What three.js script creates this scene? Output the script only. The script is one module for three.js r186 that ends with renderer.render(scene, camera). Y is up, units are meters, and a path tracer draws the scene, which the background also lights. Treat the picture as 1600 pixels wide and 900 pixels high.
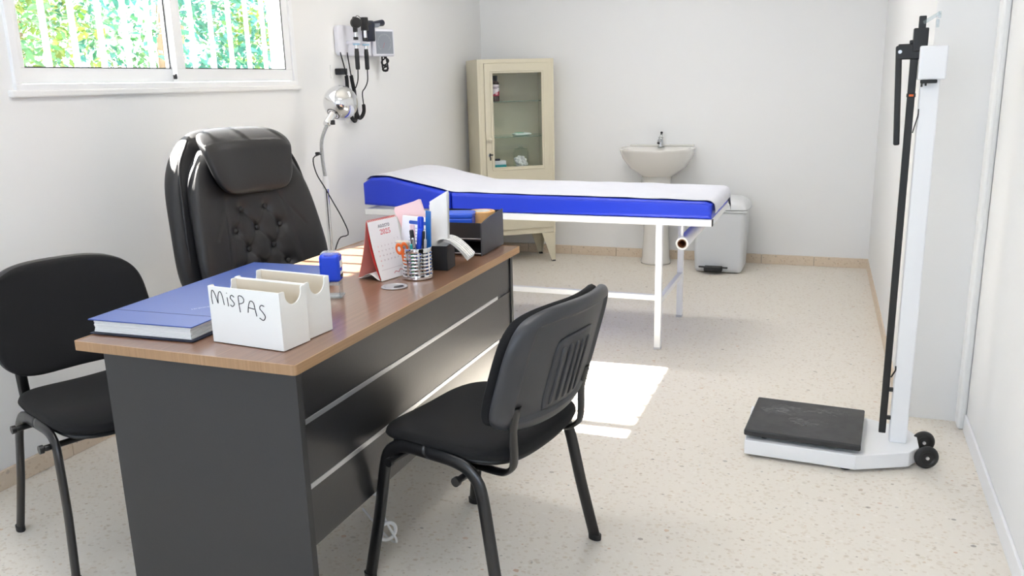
import * as THREE from 'three';
import { RoundedBoxGeometry } from 'three/addons/geometries/RoundedBoxGeometry.js';
import { mergeGeometries, mergeVertices } from 'three/addons/utils/BufferGeometryUtils.js';
import { RectAreaLightUniformsLib } from 'three/addons/lights/RectAreaLightUniformsLib.js';

// ------------------------------------------------------------------ camera, sky, sun, lamps, exposure
const scene = new THREE.Scene();
const rad = THREE.MathUtils.degToRad;
const camera = new THREE.PerspectiveCamera(37.995, 16 / 9, 0.05, 100);
camera.position.set(0, 1.4, 0);
camera.rotation.set(rad(-13.771), rad(21.283), rad(-1.486), 'YXZ');

const renderer = new THREE.WebGLRenderer({ antialias: true });
renderer.toneMapping = THREE.LinearToneMapping;
renderer.toneMappingExposure = 1.75;
renderer.shadowMap.enabled = true;
RectAreaLightUniformsLib.init();

scene.background = new THREE.Color().setRGB(2.6, 3.0, 3.6);      // bright hazy tropical sky

const sun = new THREE.DirectionalLight(new THREE.Color().setRGB(1, 0.965, 0.9), 44);
sun.position.set(-2.79 - 10, 1.6 + 9.7, -3.1 + 0.4);
sun.target.position.set(-2.79, 1.6, -3.1);
sun.castShadow = true;
sun.shadow.mapSize.set(4096, 4096);
Object.assign(sun.shadow.camera, { left: -7, right: 7, top: 7, bottom: -7, near: 0.5, far: 40 });
scene.add(sun, sun.target);

// two long surface-mounted ceiling fittings, each a glowing diffuser plus an area light of its size
const CEILING = [[-1.2, -1.6], [-1.2, -4.9]], LAMP_POWER = 8.6, LAMP_W = 1.2, LAMP_D = 0.3;

// ------------------------------------------------------------------ helpers
let seed = 12345;
const rnd = () => { seed = (seed * 1664525 + 1013904223) >>> 0; return seed / 4294967296; };
const rr = (a, b) => a + (b - a) * rnd();
const V = (x, y, z) => new THREE.Vector3(x, y, z);
const used = new Map();
function numbered(name) {
  const n = used.get(name) ?? 0; used.set(name, n + 1);
  return n ? name + '_' + String(n).padStart(3, '0') : name;
}
function userData(o, label, category, group, kind) {
  o.userData.label = label;
  if (category) o.userData.category = category;
  if (group) o.userData.group = group;
  if (kind) o.userData.kind = kind;
  return o;
}
function thing(name, label, category, [x, y, z] = [0, 0, 0], turn = 0, group) {
  const o = new THREE.Group(); o.name = numbered(name); scene.add(o);
  o.position.set(x, y, z); o.rotation.y = turn;
  return userData(o, label, category, group);
}
function part(name, geometry, material, parent, label) {
  const m = new THREE.Mesh(Array.isArray(geometry) ? merge(geometry) : geometry, material);
  m.name = name; m.castShadow = m.receiveShadow = true;
  parent.add(m);
  if (label) m.userData.label = label;
  return m;
}
function structure(name, geometry, material, label, category) {
  const m = part(name, geometry, material, scene);
  m.userData.kind = 'structure';
  return userData(m, label, category);
}
function merge(list) {
  return mergeGeometries(list.map((g) => {
    g = g.index ? g.toNonIndexed() : g;
    for (const k of Object.keys(g.attributes)) if (!['position', 'normal', 'uv'].includes(k)) g.deleteAttribute(k);
    if (!g.attributes.uv) g.setAttribute('uv', new THREE.BufferAttribute(new Float32Array(g.attributes.position.count * 2), 2));
    g.morphAttributes = {};
    return g;
  }));
}
const at = (g, x, y, z) => g.translate(x, y, z);
function box(w, h, d, x = 0, y = 0, z = 0, r = 0.002) {
  return at(r ? new RoundedBoxGeometry(w, h, d, 2, Math.min(r, w / 2.01, h / 2.01, d / 2.01)) : new THREE.BoxGeometry(w, h, d), x, y, z);
}
const cyl = (r1, r2, h, x = 0, y = 0, z = 0, s = 28) => at(new THREE.CylinderGeometry(r1, r2, h, s), x, y, z);
function tube(points, r, seg = 32, rs = 10, closed = false) {
  return new THREE.TubeGeometry(new THREE.CatmullRomCurve3(points.map((p) => V(...p)), closed, 'catmullrom', 0.5), seg, r, rs, closed);
}
const lathe = (pts, s = 40) => new THREE.LatheGeometry(pts.map(([x, y]) => new THREE.Vector2(x, y)), s);
// bar between two points, square section w x d
function bar(a, b, w, d = w, r = 0.002) {
  const A = V(...a), B = V(...b), L = A.distanceTo(B);
  const g = r ? new RoundedBoxGeometry(w, L, d, 2, r) : new THREE.BoxGeometry(w, L, d);
  const q = new THREE.Quaternion().setFromUnitVectors(V(0, 1, 0), B.clone().sub(A).normalize());
  g.applyQuaternion(q); return at(g, ...A.add(B).multiplyScalar(0.5).toArray());
}
// oval tube swept along points that stay close to a plane x = const
function ovalTube(points, ra, rb, seg = 40, rs = 12) {
  const c = new THREE.CatmullRomCurve3(points.map((p) => V(...p)), false, 'catmullrom', 0.35);
  const pos = [], idx = [], uv = [];
  for (let i = 0; i <= seg; i++) {
    const P = c.getPointAt(i / seg), T = c.getTangentAt(i / seg);
    const S = V(1, 0, 0).addScaledVector(T, -T.x).normalize(), N = T.clone().cross(S);
    for (let j = 0; j < rs; j++) {
      const a = j / rs * Math.PI * 2, q = P.clone().addScaledVector(N, Math.cos(a) * ra).addScaledVector(S, Math.sin(a) * rb);
      pos.push(q.x, q.y, q.z); uv.push(j / rs, i / seg);
      if (i < seg) { const k = i * rs + j, l = i * rs + (j + 1) % rs; idx.push(k, l, k + rs, l, l + rs, k + rs); }
    }
  }
  for (const [base, flip] of [[0, 0], [seg * rs, 1]])
    for (let j = 1; j < rs - 1; j++) idx.push(...(flip ? [base, base + j, base + j + 1] : [base, base + j + 1, base + j]));
  const g = new THREE.BufferGeometry();
  g.setAttribute('position', new THREE.Float32BufferAttribute(pos, 3)); g.setAttribute('uv', new THREE.Float32BufferAttribute(uv, 2));
  g.setIndex(idx); g.computeVertexNormals(); return g;
}
// a cushion: w x h in x,y, thickness T in z, rounded corners (k), rounded rim (n); shape(p, a, b, side) may bend it
function pad(w, h, T, { k = 0.35, n = 8, seg = 28, segY = seg, shape } = {}) {
  const pos = [], uv = [], idx = [], row = seg + 1;
  for (const side of [1, -1]) for (let j = 0; j <= segY; j++) for (let i = 0; i <= seg; i++) {
    const s = -1 + 2 * i / seg, t = -1 + 2 * j / segY;
    const a = Math.sin(s * Math.PI / 2) * 0.55 + s * 0.45, b = Math.sin(t * Math.PI / 2) * 0.55 + t * 0.45;
    const e = Math.sqrt(Math.max(0, (1 - Math.abs(a) ** n) * (1 - Math.abs(b) ** n)));
    const p = V(a * Math.sqrt(1 - k * b ** 4) * w / 2, b * Math.sqrt(1 - k * a ** 4) * h / 2, side * T / 2 * e);
    if (shape) shape(p, a, b, side);
    pos.push(p.x, p.y, p.z); uv.push(p.x, p.y);
  }
  const N = row * (segY + 1);
  for (let s = 0; s < 2; s++) for (let j = 0; j < segY; j++) for (let i = 0; i < seg; i++) {
    const q = s * N + j * row + i, quad = [q, q + 1, q + row, q + 1, q + row + 1, q + row];
    if (s) quad.reverse(); idx.push(...quad);
  }
  let g = new THREE.BufferGeometry();
  g.setAttribute('position', new THREE.Float32BufferAttribute(pos, 3)); g.setIndex(idx);
  g = mergeVertices(g, 1e-5); g.computeVertexNormals();
  return planar(g);
}
// uv in metres, by the way each vertex faces
function planar(g, swap = false) {
  const p = g.attributes.position, n = g.attributes.normal, uv = new Float32Array(p.count * 2);
  for (let i = 0; i < p.count; i++) {
    const ax = Math.abs(n.getX(i)), ay = Math.abs(n.getY(i)), az = Math.abs(n.getZ(i));
    let u, v;
    if (ay >= ax && ay >= az) { u = p.getX(i); v = p.getZ(i); }
    else if (ax >= az) { u = p.getY(i); v = p.getZ(i); }
    else { u = p.getX(i); v = p.getY(i); if (swap) [u, v] = [v, u]; }
    uv[2 * i] = u; uv[2 * i + 1] = v;
  }
  g.setAttribute('uv', new THREE.BufferAttribute(uv, 2)); return g;
}
function canvasTexture(w, h, draw, repeat, color = true) {
  const c = document.createElement('canvas'); c.width = w; c.height = h;
  draw(c.getContext('2d'), w, h);
  const t = new THREE.CanvasTexture(c);
  if (color) t.colorSpace = THREE.SRGBColorSpace;
  if (repeat) { t.wrapS = t.wrapT = THREE.RepeatWrapping; t.repeat.set(...repeat); }
  return t;
}
// tiling grey noise, values 0..255, built from a few octaves of lattice noise
function noiseTexture(size, cells, repeat, { lo = 60, hi = 200, stretch = 1, octaves = 3 } = {}) {
  const lat = [];
  for (let o = 0; o < octaves; o++) { const n = cells << o; lat.push(Array.from({ length: n * n * stretch }, rnd)); }
  const d = new Uint8Array(size * size * 4);
  for (let y = 0; y < size; y++) for (let x = 0; x < size; x++) {
    let v = 0, amp = 0.5, tot = 0;
    for (let o = 0; o < octaves; o++) {
      const nx = cells << o, ny = nx * stretch, fx = x / size * nx, fy = y / size * ny;
      const x0 = Math.floor(fx), y0 = Math.floor(fy), sx = fx - x0, sy = fy - y0, L = (a, b) => lat[o][(b % ny) * nx + (a % nx)];
      const ux = sx * sx * (3 - 2 * sx), uy = sy * sy * (3 - 2 * sy);
      v += amp * ((L(x0, y0) * (1 - ux) + L(x0 + 1, y0) * ux) * (1 - uy) + (L(x0, y0 + 1) * (1 - ux) + L(x0 + 1, y0 + 1) * ux) * uy);
      tot += amp; amp *= 0.6;
    }
    const g = lo + (hi - lo) * v / tot, k = (y * size + x) * 4;
    d[k] = d[k + 1] = d[k + 2] = g; d[k + 3] = 255;
  }
  const t = new THREE.DataTexture(d, size, size); t.magFilter = THREE.LinearFilter; t.minFilter = THREE.LinearMipmapLinearFilter;
  t.generateMipmaps = true; t.wrapS = t.wrapT = THREE.RepeatWrapping; t.repeat.set(...repeat); t.needsUpdate = true;
  return t;
}
const std = (o) => new THREE.MeshStandardMaterial(o);
const phys = (o) => new THREE.MeshPhysicalMaterial(o);

// ------------------------------------------------------------------ materials
const terrazzo = canvasTexture(2048, 2048, (g, w, h) => {
  g.fillStyle = '#e9e2d7'; g.fillRect(0, 0, w, h);
  const tones = ['#d9cebf', '#d5c9b7', '#eee8de', '#f3eee6', '#d0bfa8', '#c6b7a3', '#ded3c4', '#cdc1b2'];
  const strong = ['#a98f74', '#8f8273', '#b77f5a', '#9a948a', '#7d6f62', '#c59a72', '#6c6660'];
  const chip = (x, y, r, col, al) => {
    g.globalAlpha = al; g.fillStyle = col; 
    for (const [ox, oy] of [[0, 0], [w, 0], [-w, 0], [0, h], [0, -h]]) {
      if (x + ox < -r * 2 || x + ox > w + r * 2 || y + oy < -r * 2 || y + oy > h + r * 2) continue;
      g.beginPath();
      const n = 5 + Math.floor(x * 7 + y) % 3, a0 = x + y * 3;
      for (let i = 0; i < n; i++) {
        const a = a0 + i / n * Math.PI * 2, q = r * (0.6 + 0.5 * Math.abs(Math.sin(a * 3.7 + x)));
        g[i ? 'lineTo' : 'moveTo'](x + ox + Math.cos(a) * q, y + oy + Math.sin(a) * q * 0.8);
      }
      g.closePath(); g.fill();
    }
  };
  for (let i = 0; i < 16000; i++) chip(rnd() * w, rnd() * h, rr(2, 9), tones[Math.floor(rnd() * tones.length)], rr(0.2, 0.55));
  for (let i = 0; i < 1300; i++) chip(rnd() * w, rnd() * h, rr(1.5, 6), strong[Math.floor(rnd() * strong.length)], rr(0.15, 0.45));
  for (let i = 0; i < 90; i++) chip(rnd() * w, rnd() * h, rr(6, 12), strong[Math.floor(rnd() * strong.length)], rr(0.18, 0.5));
  g.globalAlpha = 1;
}, [0.5, 0.5]);
const fineNoise = noiseTexture(256, 32, [6, 6]);
const plasterNoise = noiseTexture(512, 8, [0.7, 0.7], { octaves: 5 });
const weaveNoise = noiseTexture(256, 64, [12, 12], { octaves: 2 });
const leatherNoise = noiseTexture(256, 32, [9, 9], { octaves: 3 });
const scuffNoise = noiseTexture(256, 6, [3, 3], { lo: 90, hi: 190, octaves: 4 });
const woodGrain = (base, darkTone, lightTone) => canvasTexture(512, 1024, (g, w, h) => {
  g.fillStyle = base; g.fillRect(0, 0, w, h);
  for (let i = 0; i < 520; i++) {
    const x = rnd() * w, dark = rnd() < 0.55;
    g.globalAlpha = rr(0.05, 0.24); g.strokeStyle = dark ? darkTone : lightTone; g.lineWidth = rr(0.6, 3.2);
    const y0 = rnd() * h * 1.3 - h * 0.3, len = rr(0.2, 1) * h, wob = rr(-6, 6);
    g.beginPath(); g.moveTo(x, y0); g.bezierCurveTo(x + wob, y0 + len * 0.3, x - wob, y0 + len * 0.7, x + wob * 0.4, y0 + len); g.stroke();
  }
  g.globalAlpha = 1;
}, [1.6, 0.8]);
const woodMap = woodGrain('#835f49', '#5e412f', '#a37b5e'), woodEdgeMap = woodGrain('#a78461', '#86664a', '#bf9c78');

const M = {
  wall: std({ color: '#efefee', roughness: 0.78, bumpMap: plasterNoise, bumpScale: 0.0025 }),
  ceiling: std({ color: '#f0efec', roughness: 0.9 }),
  floor: phys({ map: terrazzo, roughness: 0.42, specularIntensity: 0.6, bumpMap: fineNoise, bumpScale: 0.0002 }),
  skirting: std({ map: terrazzo, color: '#f4e8da', roughness: 0.5 }),
  aluminium: std({ color: '#f2f3f4', roughness: 0.4 }),
  rubber: std({ color: '#1c1c1e', roughness: 0.7 }),
  glass: phys({ color: '#ffffff', roughness: 0, transmission: 1, thickness: 0, ior: 1.45 }),
  wood: phys({ map: woodMap, roughness: 0.32, clearcoat: 0.6, clearcoatRoughness: 0.16 }),
  woodEdge: std({ map: woodEdgeMap, roughness: 0.5 }),
  laminate: phys({ color: '#262628', roughness: 0.3, ior: 1.7, bumpMap: fineNoise, bumpScale: 0.0003 }),
  laminateSide: phys({ color: '#313132', roughness: 0.5, bumpMap: fineNoise, bumpScale: 0.0003 }),
  silver: std({ color: '#d5d7da', metalness: 0.85, roughness: 0.28 }),
  chrome: std({ color: '#e6e7e9', metalness: 1, roughness: 0.07 }),
  steel: std({ color: '#c3c5c8', metalness: 1, roughness: 0.22 }),
  leather: phys({ color: '#151518', roughness: 0.48, bumpMap: leatherNoise, bumpScale: 0.0006, clearcoat: 0.12, clearcoatRoughness: 0.4 }),
  stitch: std({ color: '#17171a', roughness: 0.7 }),
  fabric: phys({ color: '#0e0e10', roughness: 0.95, bumpMap: weaveNoise, bumpScale: 0.0006, sheen: 0.12, sheenRoughness: 0.6 }),
  plastic: phys({ color: '#38393d', roughness: 0.42, bumpMap: fineNoise, bumpScale: 0.0002 }),
  blackMetal: phys({ color: '#121214', roughness: 0.33, clearcoat: 0.2 }),
  blackPlastic: phys({ color: '#17181a', roughness: 0.45 }),
  whitePaint: phys({ color: '#f2f3f5', roughness: 0.35 }),
  cream: phys({ color: '#dad2ba', roughness: 0.42, bumpMap: plasterNoise, bumpScale: 0.0004 }),
  vinyl: phys({ color: '#2441d6', roughness: 0.38, bumpMap: leatherNoise, bumpScale: 0.0003 }),
  sheet: std({ color: '#e0e1ea', roughness: 0.9, bumpMap: fineNoise, bumpScale: 0.0006 }),
  porcelain: phys({ color: '#e9e6e0', roughness: 0.18, clearcoat: 0.5, clearcoatRoughness: 0.08 }),
  binGrey: phys({ color: '#d7dadd', roughness: 0.42 }),
  binLid: phys({ color: '#e4e6e8', roughness: 0.42 }),
  rubberMat: std({ color: '#2a2a2c', roughness: 0.62, roughnessMap: scuffNoise, bumpMap: weaveNoise, bumpScale: 0.0005 }),
  paper: std({ color: '#f4f3f0', roughness: 0.85 }),
  card: std({ color: '#f3f2ee', roughness: 0.7 }),
  cardInside: std({ color: '#e2d6c2', roughness: 0.8 }),
  ink: std({ color: '#1b1a1c', roughness: 0.7 }),
  bookBlue: phys({ color: '#34509e', roughness: 0.36, bumpMap: leatherNoise, bumpScale: 0.0002 }),
  bookDark: std({ color: '#141b35', roughness: 0.6 }),
  stampBlue: phys({ color: '#1c49dc', roughness: 0.25 }),
  clear: phys({ color: '#eef3f5', roughness: 0.08, transmission: 0.85, thickness: 0, ior: 1.45 }),
  jarGlass: phys({ color: '#f4f8f7', roughness: 0.03, transmission: 1, thickness: 0, ior: 1.3 }),
  shelfGlass: phys({ color: '#cfe5df', roughness: 0.02, transmission: 0.9, thickness: 0, ior: 1.5 }),
  cotton: std({ color: '#f7f6f3', roughness: 1 }),
  panelWhite: phys({ color: '#e8e8f0', roughness: 0.35 }),
  gaugeFace: std({ color: '#8f949d', roughness: 0.4 }),
  navy: phys({ color: '#161c30', roughness: 0.4 }),
  paleBlue: phys({ color: '#a9d2ea', roughness: 0.4 }),
  orange: phys({ color: '#f1702a', roughness: 0.4 }),
  orangeTape: std({ color: '#f0b778', roughness: 0.6 }),
  pink: std({ color: '#f3d6da', roughness: 0.85 }),
  red: std({ color: '#d23a36', roughness: 0.7 }),
  salmon: std({ color: '#e99a90', roughness: 0.75 }),
  blueFolder: phys({ color: '#2c5fe0', roughness: 0.35 }),
  lightBlue: std({ color: '#a8cdf2', roughness: 0.6 }),
  rulerBlue: phys({ color: '#1f6bb8', roughness: 0.3 }),
  teal: std({ color: '#2aa5a8', roughness: 0.5 }),
  amber: phys({ color: '#2c0d0a', roughness: 0.12 }),
  green: phys({ color: '#2f8f58', roughness: 0.4 }),
  cardboard: std({ color: '#8a5a3a', roughness: 0.9 }),
  grout: std({ color: '#8f867a', roughness: 0.9 }),
  outdoorGround: std({ color: '#b9b3a5', roughness: 0.95 }),
  render: std({ color: '#e6e1d6', roughness: 0.9 }),
  bark: std({ color: '#7a6650', roughness: 0.95 }),
};

// ------------------------------------------------------------------ the room
const XL = -2.78, ZB = -6.58, XR = 0.55, ZJ = -3.65, ZN = 1.7, H = 2.75, T = 0.15;
structure('floor', planar(at(new THREE.BoxGeometry(XR - XL + 2 * T, 0.12, ZN - ZB + 2 * T), (XL + XR) / 2, -0.06, (ZN + ZB) / 2)), M.floor, 'cream speckled terrazzo floor of the consulting room', 'floor');
structure('ceiling', at(new THREE.BoxGeometry(XR - XL + 2 * T, 0.12, ZN - ZB + 2 * T), (XL + XR) / 2, H + 0.06, (ZN + ZB) / 2), M.ceiling, 'plain white ceiling above the consulting room', 'ceiling');
function wallShape(u0, u1, holes) {
  const s = new THREE.Shape([[u0, 0], [u1, 0], [u1, H], [u0, H]].map((p) => new THREE.Vector2(...p)));
  for (const [a, b, c, d] of holes) s.holes.push(new THREE.Path([[a, c], [a, d], [b, d], [b, c]].map((p) => new THREE.Vector2(...p))));
  return new THREE.ExtrudeGeometry(s, { depth: T, bevelEnabled: false });
}
// left wall, with the window opening
const WZ0 = -3.97, WZ1 = -2.25, WY0 = 1.41, WY1 = 2.3;
{
  const g = wallShape(-(ZN + T), -(ZB - T), [[-WZ1, -WZ0, WY0, WY1]]);   // u = -z
  g.rotateY(Math.PI / 2); g.translate(XL - T, 0, 0);
  structure('wall_left', planar(g), M.wall, 'white plastered wall with the sliding window on the left', 'wall');
}
structure('wall_back', planar(at(new THREE.BoxGeometry(XR - XL, H, T), (XL + XR) / 2, H / 2, ZB - T / 2)), M.wall, 'white plastered wall behind the cabinet and washbasin', 'wall');
// right side: the far part stands forward of the near part
{
  const s = new THREE.Shape([[0.27, -ZB], [0.322, -ZJ], [XR + T, -ZJ], [XR + T, -ZB]].map((p) => new THREE.Vector2(...p)));
  const g = new THREE.ExtrudeGeometry(s, { depth: H, bevelEnabled: true, bevelSize: 0.006, bevelThickness: 0.001, bevelSegments: 2 });
  g.rotateX(-Math.PI / 2);
  structure('wall_right_far', planar(g), M.wall, 'white wall block standing forward behind the weighing scale', 'wall');
}
structure('wall_right_near', planar(at(new THREE.BoxGeometry(T, H, ZN - ZJ), XR + T / 2, H / 2, (ZN + ZJ) / 2)), M.wall, 'white wall at the right edge beside the scale', 'wall');
structure('trim_1', [box(0.03, H, 0.09, XR - 0.015, H / 2, ZJ + 0.05, 0.012)], M.wall, 'rounded white plaster strip in the corner beside the scale', 'trim');
// wall behind the camera with a wide glazed opening to the daylight
const FX0 = -2.3, FX1 = 0.1, FY0 = 0.85, FY1 = 2.35;
{
  const g = wallShape(XL, XR, [[FX0, FX1, FY0, FY1]]); g.translate(0, 0, ZN);
  structure('wall_front', planar(g), M.wall, 'white wall with a wide window behind the viewer', 'wall');
  const w = new THREE.Group(); w.name = 'window_2'; scene.add(w); userData(w, 'wide white-framed window behind the viewer', 'window', null, 'structure');
  const f = 0.05;
  part('window_frame', [box(FX1 - FX0, f, 0.08, (FX0 + FX1) / 2, FY0 + f / 2, ZN + 0.07), box(FX1 - FX0, f, 0.08, (FX0 + FX1) / 2, FY1 - f / 2, ZN + 0.07),
    ...[FX0 + f / 2, (FX0 + FX1) / 2, FX1 - f / 2].map((x) => box(f, FY1 - FY0 - 2 * f, 0.08, x, (FY0 + FY1) / 2, ZN + 0.07))], M.aluminium, w);
  for (const s of [0, 1]) {
    const x0 = s ? (FX0 + FX1) / 2 + f / 2 : FX0 + f, x1 = s ? FX1 - f : (FX0 + FX1) / 2 - f / 2;
    part('pane', at(new THREE.PlaneGeometry(x1 - x0, FY1 - FY0 - 2 * f), (x0 + x1) / 2, (FY0 + FY1) / 2, ZN + 0.07), M.glass, w);
  }
}
// skirting: terrazzo tiles with recessed joints
function skirting(name, label, a, b, off) {
  const g = new THREE.Group(); g.name = name; scene.add(g); userData(g, label, 'baseboard', null, 'structure');
  const A = V(a[0], 0, a[1]), B = V(b[0], 0, b[1]), L = A.distanceTo(B), n = Math.max(1, Math.round(L / 0.4)), d = B.clone().sub(A).normalize(), step = L / n;
  const tile = planar(new RoundedBoxGeometry(step - 0.003, 0.072, 0.014, 1, 0.002));
  for (let i = 0; i < n; i++) {
    const p = A.clone().addScaledVector(d, (i + 0.5) * step), m = part('tile', tile, M.skirting, g);
    m.position.set(p.x + off[0] * 0.007, 0.036, p.z + off[1] * 0.007); m.rotation.y = Math.atan2(-d.z, d.x);
  }
  const back = part('joint_bed', new THREE.BoxGeometry(L, 0.066, 0.006), M.grout, g);
  const c = A.clone().add(B).multiplyScalar(0.5); back.position.set(c.x + off[0] * 0.003, 0.033, c.z + off[1] * 0.003); back.rotation.y = Math.atan2(-d.z, d.x);
}
skirting('baseboard_left', 'low terrazzo skirting along the left wall', [XL, ZN], [XL, ZB], [1, 0]);
skirting('baseboard_back', 'low terrazzo skirting under the back wall', [XL, ZB], [0.27, ZB], [0, 1]);
skirting('baseboard_right', 'low terrazzo skirting along the far right wall', [0.27, ZB], [0.322, ZJ], [-1, 0]);
structure('trim_2', box(0.01, 0.07, ZN - ZJ - 0.1, XR - 0.005, 0.035, (ZN + ZJ + 0.1) / 2, 0.003), M.whitePaint, 'low white skirting strip on the near right wall', 'trim');

// sliding window
{
  const w = new THREE.Group(); w.name = 'window_1'; scene.add(w); userData(w, 'white aluminium sliding window with two sashes above the executive chair', 'window', null, 'structure');
  const x = XL + 0.005, zc = (WZ0 + WZ1) / 2, W = WZ1 - WZ0;
  const frame = (x, z0, z1, y0, y1, f, fb, d) => [box(d, fb, z1 - z0, x, y0 + fb / 2, (z0 + z1) / 2), box(d, f, z1 - z0, x, y1 - f / 2, (z0 + z1) / 2),
    box(d, y1 - y0 - f - fb, f, x, (y0 + fb + y1 - f) / 2, z0 + f / 2), box(d, y1 - y0 - f - fb, f, x, (y0 + fb + y1 - f) / 2, z1 - f / 2)];
  part('window_frame', frame(x - 0.04, WZ0, WZ1, WY0, WY1, 0.03, 0.03, 0.1), M.aluminium, w);
  part('window_sill', box(0.03, 0.028, W + 0.05, XL + 0.004, WY0 - 0.004, zc, 0.008), M.wall, w);
  const sash = (nm, xx, z0, z1) => {
    const s = part(nm, frame(xx, z0, z1, WY0 + 0.032, WY1 - 0.032, 0.055, 0.058, 0.028), M.aluminium, w);
    part('pane', at(new THREE.PlaneGeometry(z1 - z0 - 0.1, WY1 - WY0 - 0.17).rotateY(Math.PI / 2), xx, (WY0 + WY1) / 2, (z0 + z1) / 2), M.glass, s);
    part('seal', [box(0.006, 0.004, z1 - z0 - 0.11, xx + 0.012, WY0 + 0.092, (z0 + z1) / 2, 0.001), box(0.006, WY1 - WY0 - 0.18, 0.004, xx + 0.012, (WY0 + WY1) / 2, z0 + 0.057, 0.001)], M.rubber, s);
    return s;
  };
  sash('sash', x - 0.05, zc - 0.02, WZ1 - 0.03);
  const s2 = sash('sash', x - 0.015, WZ0 + 0.03, zc + 0.035);
  part('catch', box(0.014, 0.022, 0.012, x + 0.006, WY0 + 0.055, zc + 0.06, 0.003), M.blackPlastic, s2);
}
// white security bars outside
{
  const g = thing('window_grille', 'white vertical security bars outside the sliding window', 'window grille', [XL - T + 0.02, 0, 0]);
  for (let z = WZ0 + 0.06, i = 0; z < WZ1; z += 0.137, i++) part('bar', box(0.012, WY1 - WY0, 0.024, 0, (WY0 + WY1) / 2, z + 0.013, 0.003), M.whitePaint, g);
  for (const y of [WY0 + 0.02, WY1 - 0.02]) part('rail', box(0.02, 0.03, WZ1 - WZ0, 0, y, (WZ0 + WZ1) / 2, 0.003), M.whitePaint, g);
}
// eave that cuts the sun off above the window
userData(structure('roof_eave', box(0.53, 0.1, 5.2, XL - T - 0.265, 2.685, -3.1, 0.01), M.render, 'concrete eave over the window outside', 'eave'), 'concrete eave over the window outside', 'eave');
structure('outdoor_ground', at(new THREE.BoxGeometry(12, 0.1, 26), XL - T - 6, -0.15, -3), M.outdoorGround, 'pale bare ground outside the window', 'ground');

// ceiling fittings
CEILING.forEach(([x, z], i) => {
  const o = thing('ceiling_light', i ? 'flat white ceiling light over the examination couch' : 'flat white ceiling light over the desk', 'ceiling light', [x, H, z]);
  part('housing', box(LAMP_W + 0.04, 0.05, LAMP_D + 0.04, 0, -0.027, 0, 0.006), M.whitePaint, o);
  part('diffuser', box(LAMP_W, 0.012, LAMP_D, 0, -0.056, 0, 0.004), std({ color: '#ffffff', emissive: '#fff8ee', emissiveIntensity: 1.2, roughness: 0.6 }), o);
  const l = new THREE.RectAreaLight(new THREE.Color().setRGB(1, 0.995, 0.99), LAMP_POWER, LAMP_W, LAMP_D);
  l.position.set(0, -0.068, 0); l.rotation.x = -Math.PI / 2; o.add(l);
});

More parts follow.
